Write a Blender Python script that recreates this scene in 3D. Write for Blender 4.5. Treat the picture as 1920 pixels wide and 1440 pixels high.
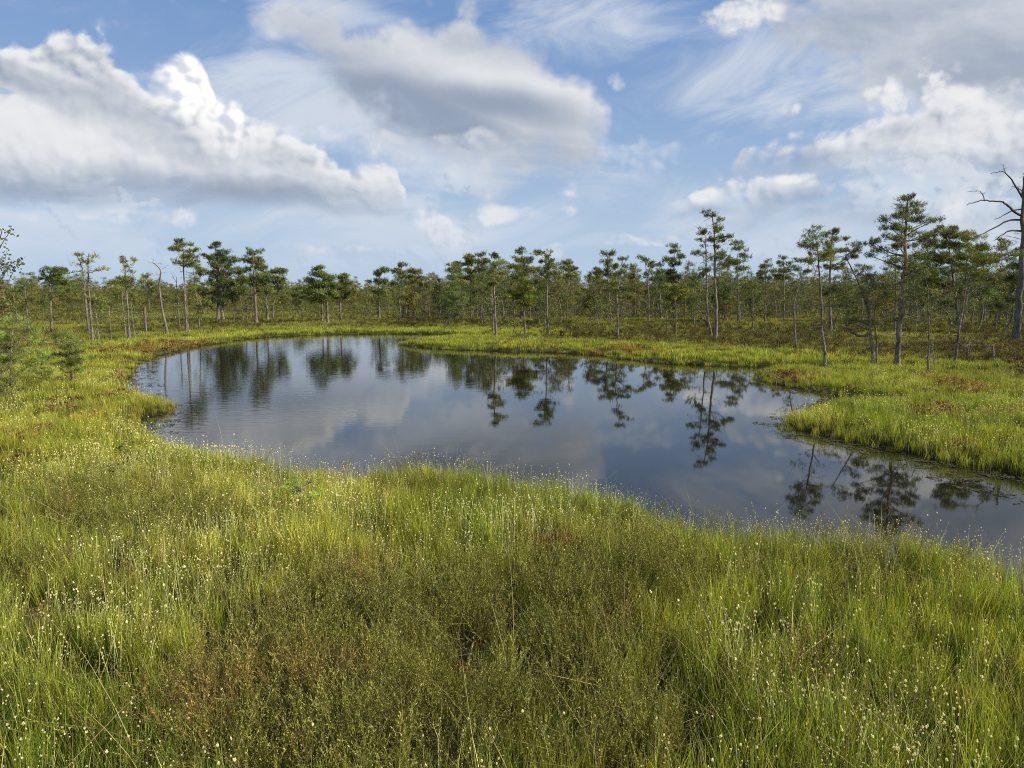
import bpy, math, random
import numpy as np
R = math.radians
S = bpy.context.scene
for o in list(bpy.data.objects):
    bpy.data.objects.remove(o)

# ------------------------------------------------------------------ camera
CAMZ = 1.95
F = 1331.0                                   # focal length in pixels of the 1920 px wide picture
PITCH = math.atan(160 / F)
cam_d = bpy.data.cameras.new('camera')
cam = bpy.data.objects.new('camera', cam_d)
S.collection.objects.link(cam)
cam.location = (0, 0, CAMZ)
cam.rotation_euler = (R(90) - PITCH, 0, 0)
cam_d.sensor_width = 36
cam_d.lens = 36 * F / 1920
cam_d.clip_start = 0.05
cam_d.clip_end = 20000
S.camera = cam

# ------------------------------------------------------------------ light
SUN_AZ, SUN_EL = R(103), R(33)               # clockwise from the view direction (+Y)
sun_d = bpy.data.lights.new('sun', 'SUN')
sun_d.energy = 5.0
sun_d.angle = R(0.53)
sun_d.color = (1.0, 0.93, 0.78)
sun = bpy.data.objects.new('sun', sun_d)
S.collection.objects.link(sun)
sun.rotation_euler = (R(90) - SUN_EL, 0, math.pi - SUN_AZ)
S.view_settings.view_transform = 'Standard'
S.view_settings.look = 'None'
S.view_settings.exposure = 0.22
S.view_settings.gamma = 1.0
S.view_settings.use_curve_mapping = False
S.render.engine = 'CYCLES'
S.cycles.max_bounces = 6
S.cycles.diffuse_bounces = 3
S.cycles.glossy_bounces = 3
S.cycles.transmission_bounces = 3
S.cycles.transparent_max_bounces = 8
S.cycles.use_denoising = False
S.cycles.pixel_filter_type = 'BLACKMAN_HARRIS'
S.cycles.filter_width = 1.05

def ray(px, py):
    """direction (world) through a pixel of the 1920x1440 picture"""
    x, u, f = (px - 960) / F, (720 - py) / F, 1.0
    c, s = math.cos(PITCH), math.sin(PITCH)
    return np.array([x, f * c + u * s, u * c - f * s])

def at(px, py, z=0.0):
    d = ray(px, py)
    t = (z - CAMZ) / d[2]
    return np.array([d[0] * t, d[1] * t, z])

def atY(px, py, Y):
    d = ray(px, py)
    t = Y / d[1]
    return np.array([d[0] * t, Y, CAMZ + d[2] * t])

def azel(px, py):
    d = ray(px, py)
    return math.atan2(d[0], d[1]), math.atan2(d[2], math.hypot(d[0], d[1]))

# ------------------------------------------------------------------ node expression helper
class E:
    """a socket of a node tree with arithmetic"""
    def __init__(s, t, k): s.t, s.k = t, k
    def m(s, op, *a, clamp=False):
        n = s.t.nodes.new('ShaderNodeMath'); n.operation = op; n.use_clamp = clamp
        for i, v in enumerate((s,) + a):
            if isinstance(v, E): s.t.links.new(v.k, n.inputs[i])
            else: n.inputs[i].default_value = v
        return E(s.t, n.outputs[0])
    def __add__(s, o): return s.m('ADD', o)
    __radd__ = __add__
    def __sub__(s, o): return s.m('SUBTRACT', o)
    def __rsub__(s, o): return s.m('MULTIPLY', -1.0).m('ADD', o)
    def __mul__(s, o): return s.m('MULTIPLY', o)
    __rmul__ = __mul__
    def clamp(s): return s.m('ADD', 0.0, clamp=True)
    def max(s, o): return s.m('MAXIMUM', o)
    def ss(s, a, b, lo=0.0, hi=1.0):
        n = s.t.nodes.new('ShaderNodeMapRange'); n.interpolation_type = 'SMOOTHSTEP'
        s.t.links.new(s.k, n.inputs[0])
        n.inputs[1].default_value, n.inputs[2].default_value = a, b
        n.inputs[3].default_value, n.inputs[4].default_value = lo, hi
        return E(s.t, n.outputs[0])

def noise(t, vec, scale, detail=4, rough=.55, dist=0.0, lac=2.0, out=0):
    n = t.nodes.new('ShaderNodeTexNoise')
    n.inputs['Scale'].default_value = scale; n.inputs['Detail'].default_value = detail
    n.inputs['Roughness'].default_value = rough; n.inputs['Distortion'].default_value = dist
    n.inputs['Lacunarity'].default_value = lac
    if vec is not None: t.links.new(vec, n.inputs['Vector'])
    return E(t, n.outputs[out])

def vmath(t, op, a, b=None, sc=None):
    n = t.nodes.new('ShaderNodeVectorMath'); n.operation = op
    for i, v in enumerate((a, b)):
        if v is None: continue
        if isinstance(v, (tuple, list)): n.inputs[i].default_value = v
        else: t.links.new(v, n.inputs[i])
    if sc is not None: n.inputs['Scale'].default_value = sc
    return n.outputs[0] if op not in ('LENGTH', 'DISTANCE', 'DOT_PRODUCT') else n.outputs[1]

def mix(t, fac, a, b, blend='MIX'):
    n = t.nodes.new('ShaderNodeMix'); n.data_type = 'RGBA'; n.blend_type = blend
    for i, v in ((0, fac), (6, a), (7, b)):
        if isinstance(v, E): t.links.new(v.k, n.inputs[i])
        elif isinstance(v, (tuple, list)): n.inputs[i].default_value = (*v[:3], 1)
        elif isinstance(v, (int, float)): n.inputs[i].default_value = v
        else: t.links.new(v, n.inputs[i])
    return n.outputs[2]

# ------------------------------------------------------------------ sky
W = bpy.data.worlds.new('World'); S.world = W; W.use_nodes = True
t = W.node_tree; t.nodes.clear()
outw = t.nodes.new('ShaderNodeOutputWorld'); bg = t.nodes.new('ShaderNodeBackground')
bg.inputs[1].default_value = 0.1
t.links.new(bg.outputs[0], outw.inputs[0])
sky = t.nodes.new('ShaderNodeTexSky'); sky.sky_type = 'NISHITA'; sky.sun_disc = False
sky.sun_elevation = SUN_EL; sky.sun_rotation = SUN_AZ
sky.air_density = 1.0; sky.dust_density = 0.6; sky.ozone_density = 2.5
tc = t.nodes.new('ShaderNodeTexCoord')
D0 = vmath(t, 'NORMALIZE', tc.outputs['Generated'])
sep = t.nodes.new('ShaderNodeSeparateXYZ'); t.links.new(D0, sep.inputs[0])
X, Y, Z = (E(t, sep.outputs[i]) for i in range(3))
AZ = X.m('ARCTAN2', Y); EL = Z.m('ARCSINE')
cmb = t.nodes.new('ShaderNodeCombineXYZ'); t.links.new(AZ.k, cmb.inputs[0]); t.links.new(EL.k, cmb.inputs[1])
# flat noise domain (stereographic about the view axis), flattened a little towards the horizon
den = 1.0 - (Y.m('MULTIPLY', -1.0)) + .03
cp = t.nodes.new('ShaderNodeCombineXYZ'); t.links.new(X.m('DIVIDE', den).k, cp.inputs[0]); t.links.new((Z.m('DIVIDE', den) * 1.2).k, cp.inputs[1])
PN = cp.outputs[0]
def n2(vec, scale, detail=4, rough=.55, dist=0., out=0):
    e = noise(t, vec, scale, detail, rough, dist, out=out); e.k.node.noise_dimensions = '2D'; return e
def sh(vec, d): return vmath(t, 'ADD', vec, d)
LD = (.62, .62, 0)                                        # towards the light, seen on the sky
wa = n2(PN, 7, 3, .5, out=1)
warpA = vmath(t, 'SUBTRACT', wa.k, (.5, .5, .5))
PW = vmath(t, 'ADD', PN, vmath(t, 'SCALE', warpA, sc=.035))
def voro(vec, scale):
    n = t.nodes.new('ShaderNodeTexVoronoi'); n.voronoi_dimensions = '2D'; n.feature = 'SMOOTH_F1'; n.inputs['Scale'].default_value = scale
    n.inputs['Smoothness'].default_value = .35; n.inputs['Detail'].default_value = 2.0; n.inputs['Roughness'].default_value = .6
    t.links.new(vec, n.inputs['Vector']); return E(t, n.outputs[0])
nb1 = n2(PW, 9, 4, .5); nb2 = n2(sh(PW, tuple(.012 * c for c in LD)), 9, 4, .5)
nf1 = n2(PW, 28, 7, .6); nf2 = n2(sh(PW, tuple(.004 * c for c in LD)), 28, 7, .6)
vo1 = voro(PW, 38); vo2 = voro(sh(PW, tuple(.007 * c for c in LD)), 38)
puff = .5 - vo1 * .9
nb0 = n2(sh(PW, (3.1, 1.7, 0)), 5.0, 3, .5)
relief = (nb1 - nb2) * 2.3 + (nf1 - nf2) * 1.5 + (nb0 - .5) * .9
prelief = (vo2 - vo1) * 1.5
DH = t.nodes.new('ShaderNodeMapping'); DH.vector_type = 'TEXTURE'
t.links.new(sh(PW, (5.3, 2.2, 0)), DH.inputs[0]); DH.inputs['Rotation'].default_value = (0, 0, R(-9)); DH.inputs['Scale'].default_value = (1, .38, 1)
nh = n2(DH.outputs[0], 5.5, 6, .55)
soft = (nh - .5) * 1.5 + (nb0 - .5) * .7 + (nb1 - nb2) * 1.0 + (nf1 - nf2) * .35          # gentle layered shading of cloud interiors
edge = (nb1 - .5) * .13 + (nf1 - .5) * .085 + puff * .035      # ragged edge, in radians
UVW = vmath(t, 'ADD', cmb.outputs[0], vmath(t, 'SCALE', warpA, sc=.05))
sepw = t.nodes.new('ShaderNodeSeparateXYZ'); t.links.new(UVW, sepw.inputs[0])
U, V_ = E(t, sepw.outputs[0]), E(t, sepw.outputs[1])
LAST = []
def dep(v):
    """orders the evaluation so that the shader keeps within its registers"""
    if not LAST: return v
    n = t.nodes.new('ShaderNodeVectorMath'); n.operation = 'MULTIPLY_ADD'
    t.links.new(LAST[-1].k, n.inputs[0]); n.inputs[1].default_value = (1e-7,) * 3; t.links.new(v, n.inputs[2])
    return n.outputs[0]
def blob(cx, cy, rx, ry, rot=0.0, w=1.0, soft=0.0):
    a, e = azel(cx, cy)
    a1, _ = azel(cx + rx, cy); _, e1 = azel(cx, cy - ry)
    n = t.nodes.new('ShaderNodeMapping'); n.vector_type = 'TEXTURE'
    t.links.new(dep(UVW), n.inputs[0])
    n.inputs['Location'].default_value = (a, e, 0)
    n.inputs['Rotation'].default_value = (0, 0, R(rot))
    n.inputs['Scale'].default_value = (abs(a1 - a), abs(e1 - e), 1)
    g = E(t, vmath(t, 'LENGTH', n.outputs[0])).ss(soft, 1.0, 1.0, 0.0) * w
    return g
def blobs(lst, soft=0.0):
    r = None
    for b in lst:
        g = blob(*b, soft=soft)
        r = g if r is None else r.max(g)
        LAST.append(r)
    return r
US = 1.7; UX = U.m('DIVIDE', US) + .5
def curve(pts):
    """elevation as a function of azimuth through picture points"""
    n = t.nodes.new('ShaderNodeFloatCurve'); t.links.new(UX.k, n.inputs['Value'])
    c = n.mapping.curves[0]; q = sorted((azel(x, y)[0] / US + .5, (azel(x, y)[1] + .1) / .8) for x, y in pts)
    c.points[0].location = q[0]; c.points[1].location = q[-1]
    for p_ in q[1:-1]: c.points.new(*p_)
    n.mapping.extend = 'HORIZONTAL'; n.mapping.use_clip = False; n.mapping.update()
    return E(t, n.outputs[0]) * .8 - .1
def band(top, bot, amp=1.0, softt=.012, softb=.05, bamp=.6):
    """cloud between two outlines: its coverage and the height within it"""
    T_, B_ = curve(top), curve(bot)
    e_ = edge * amp
    ca = (T_ + e_ - V_).ss(-softt, softt) * (V_ - B_ + e_ * bamp).ss(-softb, softb)
    thick = (T_ - B_).ss(.0, .02)
    q = (T_ + e_ - V_).ss(.0, .045, 1.0, 0.0)                 # 1 at the upper rim, 0 inside
    return ca * thick, q
CW = (7.1, 7.2, 7.35); CG = (2.55, 3.1, 4.05)
def shade(v, lo=CG, hi=CW): return mix(t, v.ss(-.05, 1.05), lo, hi)
# blue sky, veils
low = EL.ss(0.0, .40)
col = mix(t, .8, sky.outputs[0], mix(t, low, (3.9, 5.1, 6.7), (1.62, 2.85, 5.35)))
DS = t.nodes.new('ShaderNodeMapping'); DS.vector_type = 'TEXTURE'
t.links.new(PW, DS.inputs[0]); DS.inputs['Rotation'].default_value = (0, 0, R(12)); DS.inputs['Scale'].default_value = (1, .36, 1)
v1 = n2(DS.outputs[0], 6.5, 8, .62, .6)
v_where = blobs([(1080, 60, 330, 130, 6), (1400, 130, 480, 170, 6), (560, 210, 360, 190, 0, .95), (1180, 330, 300, 180, 0, .7), (700, 420, 900, 130, 0, .8),
                 (500, -10, 700, 60, -8, .8), (1500, 440, 800, 110, 0, .9), (120, 440, 500, 100, 0, .75), (1800, 100, 600, 350, 0, .9)])
outside = (AZ.m('ABSOLUTE').ss(.68, .9)).max(EL.ss(.42, .6)) * EL.ss(-.02, .06)
veilA = ((v1 - .47) * 2.6 + (v_where - .12) * 1.05 + outside * .2).ss(0, 1.15) * .82
col = mix(t, veilA, col, (5.9, 6.35, 7.0))
gen = n2(PN, 2.6, 5, .55)
genA = (outside * ((gen - .47) * 5 + edge * 4)).ss(.1, .6)
col = mix(t, genA, col, shade(.6 + relief))
# upper right mass, soft
a_, q_ = band([(1380, -60), (1450, -200), (1600, -200), (2200, -200)], [(1380, -60), (1450, 10), (1520, 50), (1560, 120), (1620, 150), (1680, 215), (1760, 250), (1900, 250), (2200, 260)], 1.6, .03, .05, 1.3)
g_ = blobs([(1830, 170, 420, 210, 0, 1.05), (1290, -10, 260, 50, 0, .6), (1660, 30, 360, 130, 0, .7)])
col = mix(t, a_ * .86, col, shade(.62 + soft * .8 - g_ * .48))
# lens-shaped grey cloud in the middle with its ragged tail
a_, q_ = band([(460, 40), (500, 10), (560, 25), (620, 40), (700, 40), (780, 48), (850, 55), (930, 70), (1000, 90), (1060, 115), (1110, 150), (1150, 190), (1175, 215)],
              [(460, 40), (520, 60), (570, 100), (610, 150), (650, 215), (700, 265), (760, 290), (830, 325), (900, 345), (960, 345), (1010, 345), (1050, 370), (1090, 350), (1130, 280), (1155, 215), (1175, 215)], .55, .016, .04, 1.9)
g_ = blobs([(780, 215, 360, 120, -14, 1.15), (920, 200, 360, 66, -8, .9), (1010, 290, 260, 130, 0, .6), (940, 90, 330, 70, -14, .55), (640, 120, 220, 150, -30, .5)])
col = mix(t, a_ * V_.ss(.10, .20, .5, .98), col, shade(.76 + soft * .40 + q_ * .12 - g_ * .80))
# left bank: rear part, bright tower, front part
a_, q_ = band([(-400, 90), (-200, 40), (-80, 75), (0, 58), (60, 72), (100, 62), (140, 82), (150, 100), (200, 108), (240, 140), (270, 150), (300, 185), (340, 205), (400, 215), (460, 240), (520, 250), (580, 272), (640, 298), (690, 325), (712, 318), (735, 308), (755, 345), (768, 386)],
              [(-400, 385), (-60, 385), (0, 384), (200, 388), (400, 390), (600, 391), (700, 392), (768, 387)], .62, .008, .014, .3)
tA, tq = band([(286, 158), (298, 132), (330, 113), (362, 109), (388, 128), (402, 178), (420, 203), (445, 215), (468, 240)], [(286, 160), (310, 184), (340, 214), (380, 244), (420, 262), (450, 262), (468, 245)], .38, .007, .03, 1.6)
g_ = blobs([(200, 362, 1300, 78, -1, 1.25), (500, 372, 500, 60, -3, 1.0), (110, 185, 420, 60, -12, .7), (330, 250, 380, 100, -28, .55), (480, 300, 400, 60, -10, .45)])
body = shade(.69 + soft * .65 + q_ * .17 + prelief * (q_ * .5 + .12) + relief * q_ * .5 - g_ * .60)
col = mix(t, a_, col, body)
# blue gap and the white upper rims of the front billows
gap = blobs([(-10, 178, 80, 14, -6, 1.0)])
col = mix(t, (gap + edge * 4).ss(.35, .7) * .6, col, (2.7, 4.1, 6.2))
fA, fq = band([(-400, 210), (0, 192), (50, 186), (80, 200), (110, 222), (150, 228), (200, 255), (240, 272), (300, 290), (360, 300)], [(-400, 330), (0, 300), (150, 300), (260, 310), (360, 302)], .5, .006, .06, .6)
col = mix(t, fA * .8, col, shade(.80 + soft * .5 + fq * .30 + prelief * .25))
col = mix(t, tA, col, shade(.75 + prelief * 1.6 + relief * .8, (5.9, 6.2, 6.8), (8.9, 8.8, 8.7)))
# right bank: two tiers
a_, q_ = band([(1380, 305), (1395, 275), (1440, 243), (1500, 236), (1560, 246), (1600, 232), (1640, 222), (1660, 190), (1685, 186), (1700, 215), (1750, 212), (1800, 235), (1870, 238), (2000, 225), (2300, 240)],
              [(1380, 306), (1420, 318), (1500, 326), (1600, 334), (1700, 345), (1800, 420), (2300, 450)], .75, .010, .04, .9)
g_ = blobs([(1480, 300, 260, 50, 0, .6), (1780, 360, 420, 90, 0, 1.0), (1700, 250, 220, 40, 0, .4), (1640, 335, 400, 36, 0, .5)])
col = mix(t, a_ * .95, col, shade(.60 + soft * .9 + q_ * .24 + relief * .35 + prelief * (q_ * .4 + .1) - g_ * .56))
a_, q_ = band([(1240, 373), (1255, 362), (1300, 352), (1340, 346), (1370, 330), (1400, 338), (1460, 325), (1500, 322), (1560, 345), (1700, 335), (2200, 330)],
              [(1240, 374), (1300, 382), (1360, 392), (1420, 412), (1500, 418), (1600, 425), (1800, 470), (2200, 470)], .80, .010, .04, 1.0)
g_ = blobs([(1650, 400, 500, 90, 0, 1.0), (1330, 392, 160, 26, 0, .6), (1500, 420, 300, 40, 0, .8)])
col = mix(t, a_ * .8, col, shade(.66 + soft * .9 + q_ * .24 + relief * .35 + prelief * (q_ * .4 + .1) - g_ * .66))
# low grey-white streaks under the banks
DL = t.nodes.new('ShaderNodeMapping'); DL.vector_type = 'TEXTURE'
t.links.new(PW, DL.inputs[0]); DL.inputs['Scale'].default_value = (1, .22, 1)
l1 = n2(DL.outputs[0], 5.0, 6, .55)
lowA = ((l1 - .44) * 4.0).ss(0, 1) * EL.ss(.02, .07) * EL.ss(.26, .12)
col = mix(t, lowA * .75, col, mix(t, (l1 - .5 + relief).ss(-.05, .15), (3.9, 4.7, 5.9), (6.0, 6.5, 7.2)))
# small low puffs
sm = blobs([(840, 432, 110, 50, -30), (270, 402, 230, 44, -6, 1.0), (180, 398, 160, 24, 0, .8), (640, 462, 170, 26, 0, .95), (1170, 451, 100, 26, 0), (1245, 445, 80, 18, 8), (1038, 474, 44, 40, 0, 1.0), (1143, 150, 60, 60, 0, 1.0), (1475, 214, 56, 32, 0, .95), (1785, 385, 60, 56, 60, .9), (50, 405, 140, 26, 0, .9), (1500, 330, 70, 22, 0, .9), (1675, 200, 50, 40, 0, 1.0), (1060, 350, 110, 70, 0, .7), (1385, 30, 150, 70, 0, .9), (980, 400, 200, 40, 0, .75), (1330, 358, 130, 22, 4, .8)], soft=0.0)
smA = (sm + edge * 11.0).ss(.34, .84)
col = mix(t, smA * .85, col, shade(.62 + relief * 1.9 + prelief * .4, (4.2, 4.9, 6.0), (7.7, 7.6, 7.5)))
hz = EL.ss(.0, .19, .60, 0.0)
col = mix(t, hz, col, (4.0, 5.05, 6.5))
t.links.new(col, bg.inputs[0])
W.cycles.sampling_method = 'MANUAL'; W.cycles.sample_map_resolution = 512
#SKYEND

# ------------------------------------------------------------------ numpy noise
def vnoise(x, y, seed=0):
    xi, yi = np.floor(x).astype(np.int64), np.floor(y).astype(np.int64)
    fx, fy = x - xi, y - yi
    fx, fy = fx * fx * (3 - 2 * fx), fy * fy * (3 - 2 * fy)
    def h(a, b):
        n = (a * 374761393 + b * 668265263 + seed * 974634777) & 0x7fffffff
        n = ((n ^ (n >> 13)) * 1274126177) & 0x7fffffff
        n = n ^ (n >> 16)
        return (n & 0xffff) / 65535.0
    a, b, c, d = h(xi, yi), h(xi + 1, yi), h(xi, yi + 1), h(xi + 1, yi + 1)
    return (a * (1 - fx) + b * fx) * (1 - fy) + (c * (1 - fx) + d * fx) * fy
def fbm(x, y, seed=0, o=4):
    s, a, n = 0, .5, 0
    for i in range(o):
        s = s + a * vnoise(x * 2 ** i + 17.3 * i, y * 2 ** i - 9.1 * i, seed + i); n += a; a *= .5
    return s / n
def sst(x, a, b):
    t_ = np.clip((x - a) / (b - a), 0, 1); return t_ * t_ * (3 - 2 * t_)

# ------------------------------------------------------------------ the pool's outline
near = [(2700, 1150), (2300, 1110), (2050, 1062), (1920, 1040), (1840, 1020), (1750, 998), (1680, 990), (1600, 984), (1520, 980), (1440, 976), (1370, 968), (1300, 962), (1250, 940), (1180, 922), (1090, 908), (1000, 896),
        (930, 884), (880, 872), (820, 868), (750, 868), (690, 874), (640, 878), (600, 874), (560, 866), (520, 862), (480, 852), (440, 842), (400, 838), (370, 830), (345, 820), (320, 812), (290, 803), (262, 797)]
P = [at(x, y, .25) for x, y in near]
far = [(262, 792), (272, 784), (300, 779), (322, 772), (326, 762), (300, 757), (262, 752), (240, 738), (232, 716), (236, 697), (252, 683), (270, 672), (300, 664), (350, 654), (400, 645), (460, 637), (520, 631), (600, 627.5), (700, 626), (790, 626.5), (852, 627), (866, 629),
       (850, 633), (812, 638), (770, 642), (744, 646), (770, 650), (800, 653), (860, 656), (950, 659), (1050, 662), (1120, 666), (1150, 671), (1200, 677), (1280, 684), (1380, 687), (1440, 688), (1462, 690), (1440, 696), (1424, 702), (1421, 710), (1440, 720),
       (1490, 728), (1540, 737), (1600, 746), (1660, 753), (1690, 757), (1640, 757), (1575, 758), (1531, 768), (1500, 780), (1487, 792), (1492, 803), (1516, 812), (1560, 820), (1604, 830), (1662, 838), (1720, 850), (1779, 867), (1837, 884), (1920, 897), (2050, 915), (2300, 960), (2700, 1040)]
P += [at(x, y, 0.0) for x, y in far]
POOL = np.array([(p[0], p[1]) for p in P])
POOL2 = np.array([at(x, y, 0.0)[:2] for x, y in [(308, 596.5), (325, 593.6), (350, 592.8), (372, 594.5), (376, 597), (352, 599.3), (322, 599.2)]])

def smooth_poly(Q, n=2):
    for _ in range(n):
        A = .75 * Q + .25 * np.roll(Q, -1, 0); B = .25 * Q + .75 * np.roll(Q, -1, 0)
        Q = np.empty((len(A) * 2, 2)); Q[0::2] = A; Q[1::2] = B
    return Q
POOL = smooth_poly(POOL, 1)
def sdist(x, y, Q):
    """signed distance, positive on land"""
    x = np.asarray(x, float).ravel(); y = np.asarray(y, float).ravel()
    dmin = np.full(x.shape, 1e9); inside = np.zeros(x.shape, bool)
    A, B = Q, np.roll(Q, -1, 0)
    for (ax, ay), (bx, by) in zip(A, B):
        ex, ey = bx - ax, by - ay
        tt = np.clip(((x - ax) * ex + (y - ay) * ey) / (ex * ex + ey * ey + 1e-12), 0, 1)
        d = np.hypot(x - ax - tt * ex, y - ay - tt * ey)
        dmin = np.minimum(dmin, d)
        if ay != by:
            c = ((ay > y) != (by > y)) & (x < (bx - ax) * (y - ay) / (by - ay) + ax)
            inside ^= c
    return np.where(inside, -dmin, dmin)
def shore(x, y):
    d = sdist(x, y, POOL)
    x = np.ravel(x); y = np.ravel(y)
    d = np.minimum(d, sdist(x, y, POOL2))
    wob = (fbm(x * 1.6, y * 1.6, 5, 3) - .5) * .35
    r = np.hypot(x, y)
    return d + wob * np.where(r > 9, 1.0, .45)
def gz(x, y, sd=None):
    x = np.ravel(np.asarray(x, float)); y = np.ravel(np.asarray(y, float))
    if sd is None: sd = shore(x, y)
    z = np.where(sd > 0, .085 * sst(sd, 0, .35), -.45 * sst(-sd, 0, .8))
    hum = (fbm(x * .8, y * .8, 11, 4) - .42) * .26 + (fbm(x * .22, y * .22, 23, 3) - .45) * .22
    z = z + np.where(sd > 0, np.clip(hum, -.03, 1) * sst(sd, .2, 1.6), 0)
    r = np.hypot(x, y)
    return z + sst(sd, 3, 12) * .06 * sst(r, 20, 60)
def gz1(x, y): return float(gz([x], [y])[0])

# ------------------------------------------------------------------ mesh helpers
def link(o, parent=None):
    S.collection.objects.link(o)
    if parent is not None: o.parent = parent
    return o
def mesh(name, V, Fc, mats, matidx=None, tint=None, smooth=False):
    """V (n,3); Fc (m,k) equal-sized faces or list of such arrays"""
    me = bpy.data.meshes.new(name)
    if not isinstance(Fc, list): Fc = [Fc]
    Fc = [np.asarray(f, np.int32) for f in Fc if len(f)]
    V = np.asarray(V, np.float32)
    me.vertices.add(len(V)); me.vertices.foreach_set('co', V.ravel())
    loops = np.concatenate([f.ravel() for f in Fc]) if Fc else np.zeros(0, np.int32)
    tot = np.concatenate([np.full(len(f), f.shape[1], np.int32) for f in Fc]) if Fc else np.zeros(0, np.int32)
    st = np.concatenate([[0], np.cumsum(tot)[:-1]]).astype(np.int32) if len(tot) else tot
    me.loops.add(len(loops)); me.loops.foreach_set('vertex_index', loops)
    me.polygons.add(len(tot)); me.polygons.foreach_set('loop_start', st)
    try: me.polygons.foreach_set('loop_total', tot)
    except Exception: pass
    for m in (mats if isinstance(mats, (list, tuple)) else [mats]): me.materials.append(m)
    if matidx is not None: me.polygons.foreach_set('material_index', np.asarray(matidx, np.int32))
    if smooth: me.polygons.foreach_set('use_smooth', np.ones(len(tot), bool))
    if tint is not None:
        a = me.attributes.new('tint', 'FLOAT_COLOR', 'POINT')
        c = np.ones((len(V), 4), np.float32); c[:, :3] = tint; a.data.foreach_set('color', c.ravel())
    me.update(calc_edges=True)
    return me
def obj(name, me, parent=None, loc=None, **props):
    o = bpy.data.objects.new(name, me); link(o, parent)
    if loc is not None: o.location = loc
    for k, v in props.items(): o[k] = v
    return o

# ------------------------------------------------------------------ materials
def material(name):
    m = bpy.data.materials.new(name); m.use_nodes = True
    t = m.node_tree; t.nodes.clear()
    o = t.nodes.new('ShaderNodeOutputMaterial')
    return m, t, o
def principled(t, col, rough=.6, spec=.3):
    p = t.nodes.new('ShaderNodeBsdfPrincipled')
    if isinstance(col, (tuple, list)): p.inputs['Base Color'].default_value = (*col, 1)
    else: t.links.new(col, p.inputs['Base Color'])
    p.inputs['Roughness'].default_value = rough
    p.inputs['Specular IOR Level'].default_value = spec
    return p
def attr(t, name, typ='GEOMETRY'):
    n = t.nodes.new('ShaderNodeAttribute'); n.attribute_name = name; n.attribute_type = typ
    return n
def leafy(name, instanced=True, rough=.45, trans=.35, spec=.3):
    """leaf colour = mesh tint x instance tint, with light coming through"""
    m, t, o = material(name)
    c = attr(t, 'tint').outputs['Color']
    if instanced:
        c = mix(t, 1.0, c, attr(t, 'itint', 'INSTANCER').outputs['Color'], 'MULTIPLY')
    p = principled(t, c, rough, spec)
    tr = t.nodes.new('ShaderNodeBsdfTranslucent')
    t.links.new(mix(t, 1.0, c, (1.25, 1.15, .55), 'MULTIPLY'), tr.inputs[0])
    ms = t.nodes.new('ShaderNodeMixShader'); ms.inputs[0].default_value = trans
    t.links.new(p.outputs[0], ms.inputs[1]); t.links.new(tr.outputs[0], ms.inputs[2])
    t.links.new(ms.outputs[0], o.inputs[0])
    return m
M_SEDGE = leafy('sedge')
M_HEATH = leafy('heather', rough=.6, trans=.2)
M_HEAD = leafy('seed_head', rough=.8, trans=.3, spec=.1)
M_NEEDLE = leafy('pine_needles', instanced=False, rough=.5, trans=.10, spec=.25)
M_LEAF = leafy('leaf', instanced=False, rough=.45, trans=.35)

def bark(name, cd, cl, scale=1.0):
    m, t, o = material(name)
    tcn = t.nodes.new('ShaderNodeTexCoord')
    v = vmath(t, 'MULTIPLY', tcn.outputs['Object'], (1, 1, .35))
    n1 = noise(t, v, 26 * scale, 5, .65)
    n2 = noise(t, v, 5 * scale, 3, .5)
    c = mix(t, (n1 * .75 + n2 * .45 - .1).clamp().ss(.3, .75), cd, cl)
    a = attr(t, 'tint').outputs['Color']
    c = mix(t, 1.0, c, a, 'MULTIPLY')
    p = principled(t, c, .85, .15)
    b = t.nodes.new('ShaderNodeBump'); b.inputs['Strength'].default_value = .8; b.inputs['Distance'].default_value = .02
    t.links.new(n1.k, b.inputs['Height']); t.links.new(b.outputs[0], p.inputs['Normal'])
    t.links.new(p.outputs[0], o.inputs[0])
    return m
M_BARK = bark('pine_bark', (.06, .046, .036), (.37, .32, .26))
M_DEAD = bark('weathered_wood', (.09, .078, .065), (.33, .30, .26))

# ground
m, t, o = material('peat_ground'); M_GROUND = m
geo = t.nodes.new('ShaderNodeNewGeometry')
a = attr(t, 'tint').outputs['Color']
n1 = noise(t, geo.outputs['Position'], 9, 6, .7); n2 = noise(t, geo.outputs['Position'], 60, 4, .7)
c = mix(t, (n1 * .8 + n2 * .5 - .15).clamp().ss(.3, .75), (.35, .35, .35), (1.25, 1.2, 1.1))
c = mix(t, 1.0, a, c, 'MULTIPLY')
p = principled(t, c, .95, .1)
b = t.nodes.new('ShaderNodeBump'); b.inputs['Strength'].default_value = 1; b.inputs['Distance'].default_value = .04
t.links.new((n1 + n2 * .5).k, b.inputs['Height']); t.links.new(b.outputs[0], p.inputs['Normal'])
t.links.new(p.outputs[0], o.inputs[0])

# water: dark peat water, wind ripples on the left half
m, t, o = material('peat_water'); M_WATER = m
geo = t.nodes.new('ShaderNodeNewGeometry')
sp = t.nodes.new('ShaderNodeSeparateXYZ'); t.links.new(geo.outputs['Position'], sp.inputs[0])
wx = E(t, sp.outputs[0]); wy = E(t, sp.outputs[1])
pv = vmath(t, 'MULTIPLY', geo.outputs['Position'], (.42, 1.0, 1.0))
r1 = noise(t, pv, 5.5, 3, .5, .3)
r2 = noise(t, pv, 17, 2, .5, .2)
area = noise(t, geo.outputs['Position'], .22, 2, .5)
gust = (area * 1.2 - wx * .07 - .35).ss(.1, .75) * .9 + .05
hgt = (r1 * .7 + r2 * .22) * gust
p = principled(t, (.010, .009, .006), .025, .5)
p.inputs['IOR'].default_value = 1.333
b = t.nodes.new('ShaderNodeBump'); b.inputs['Strength'].default_value = 1.0; b.inputs['Distance'].default_value = .0032
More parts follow.
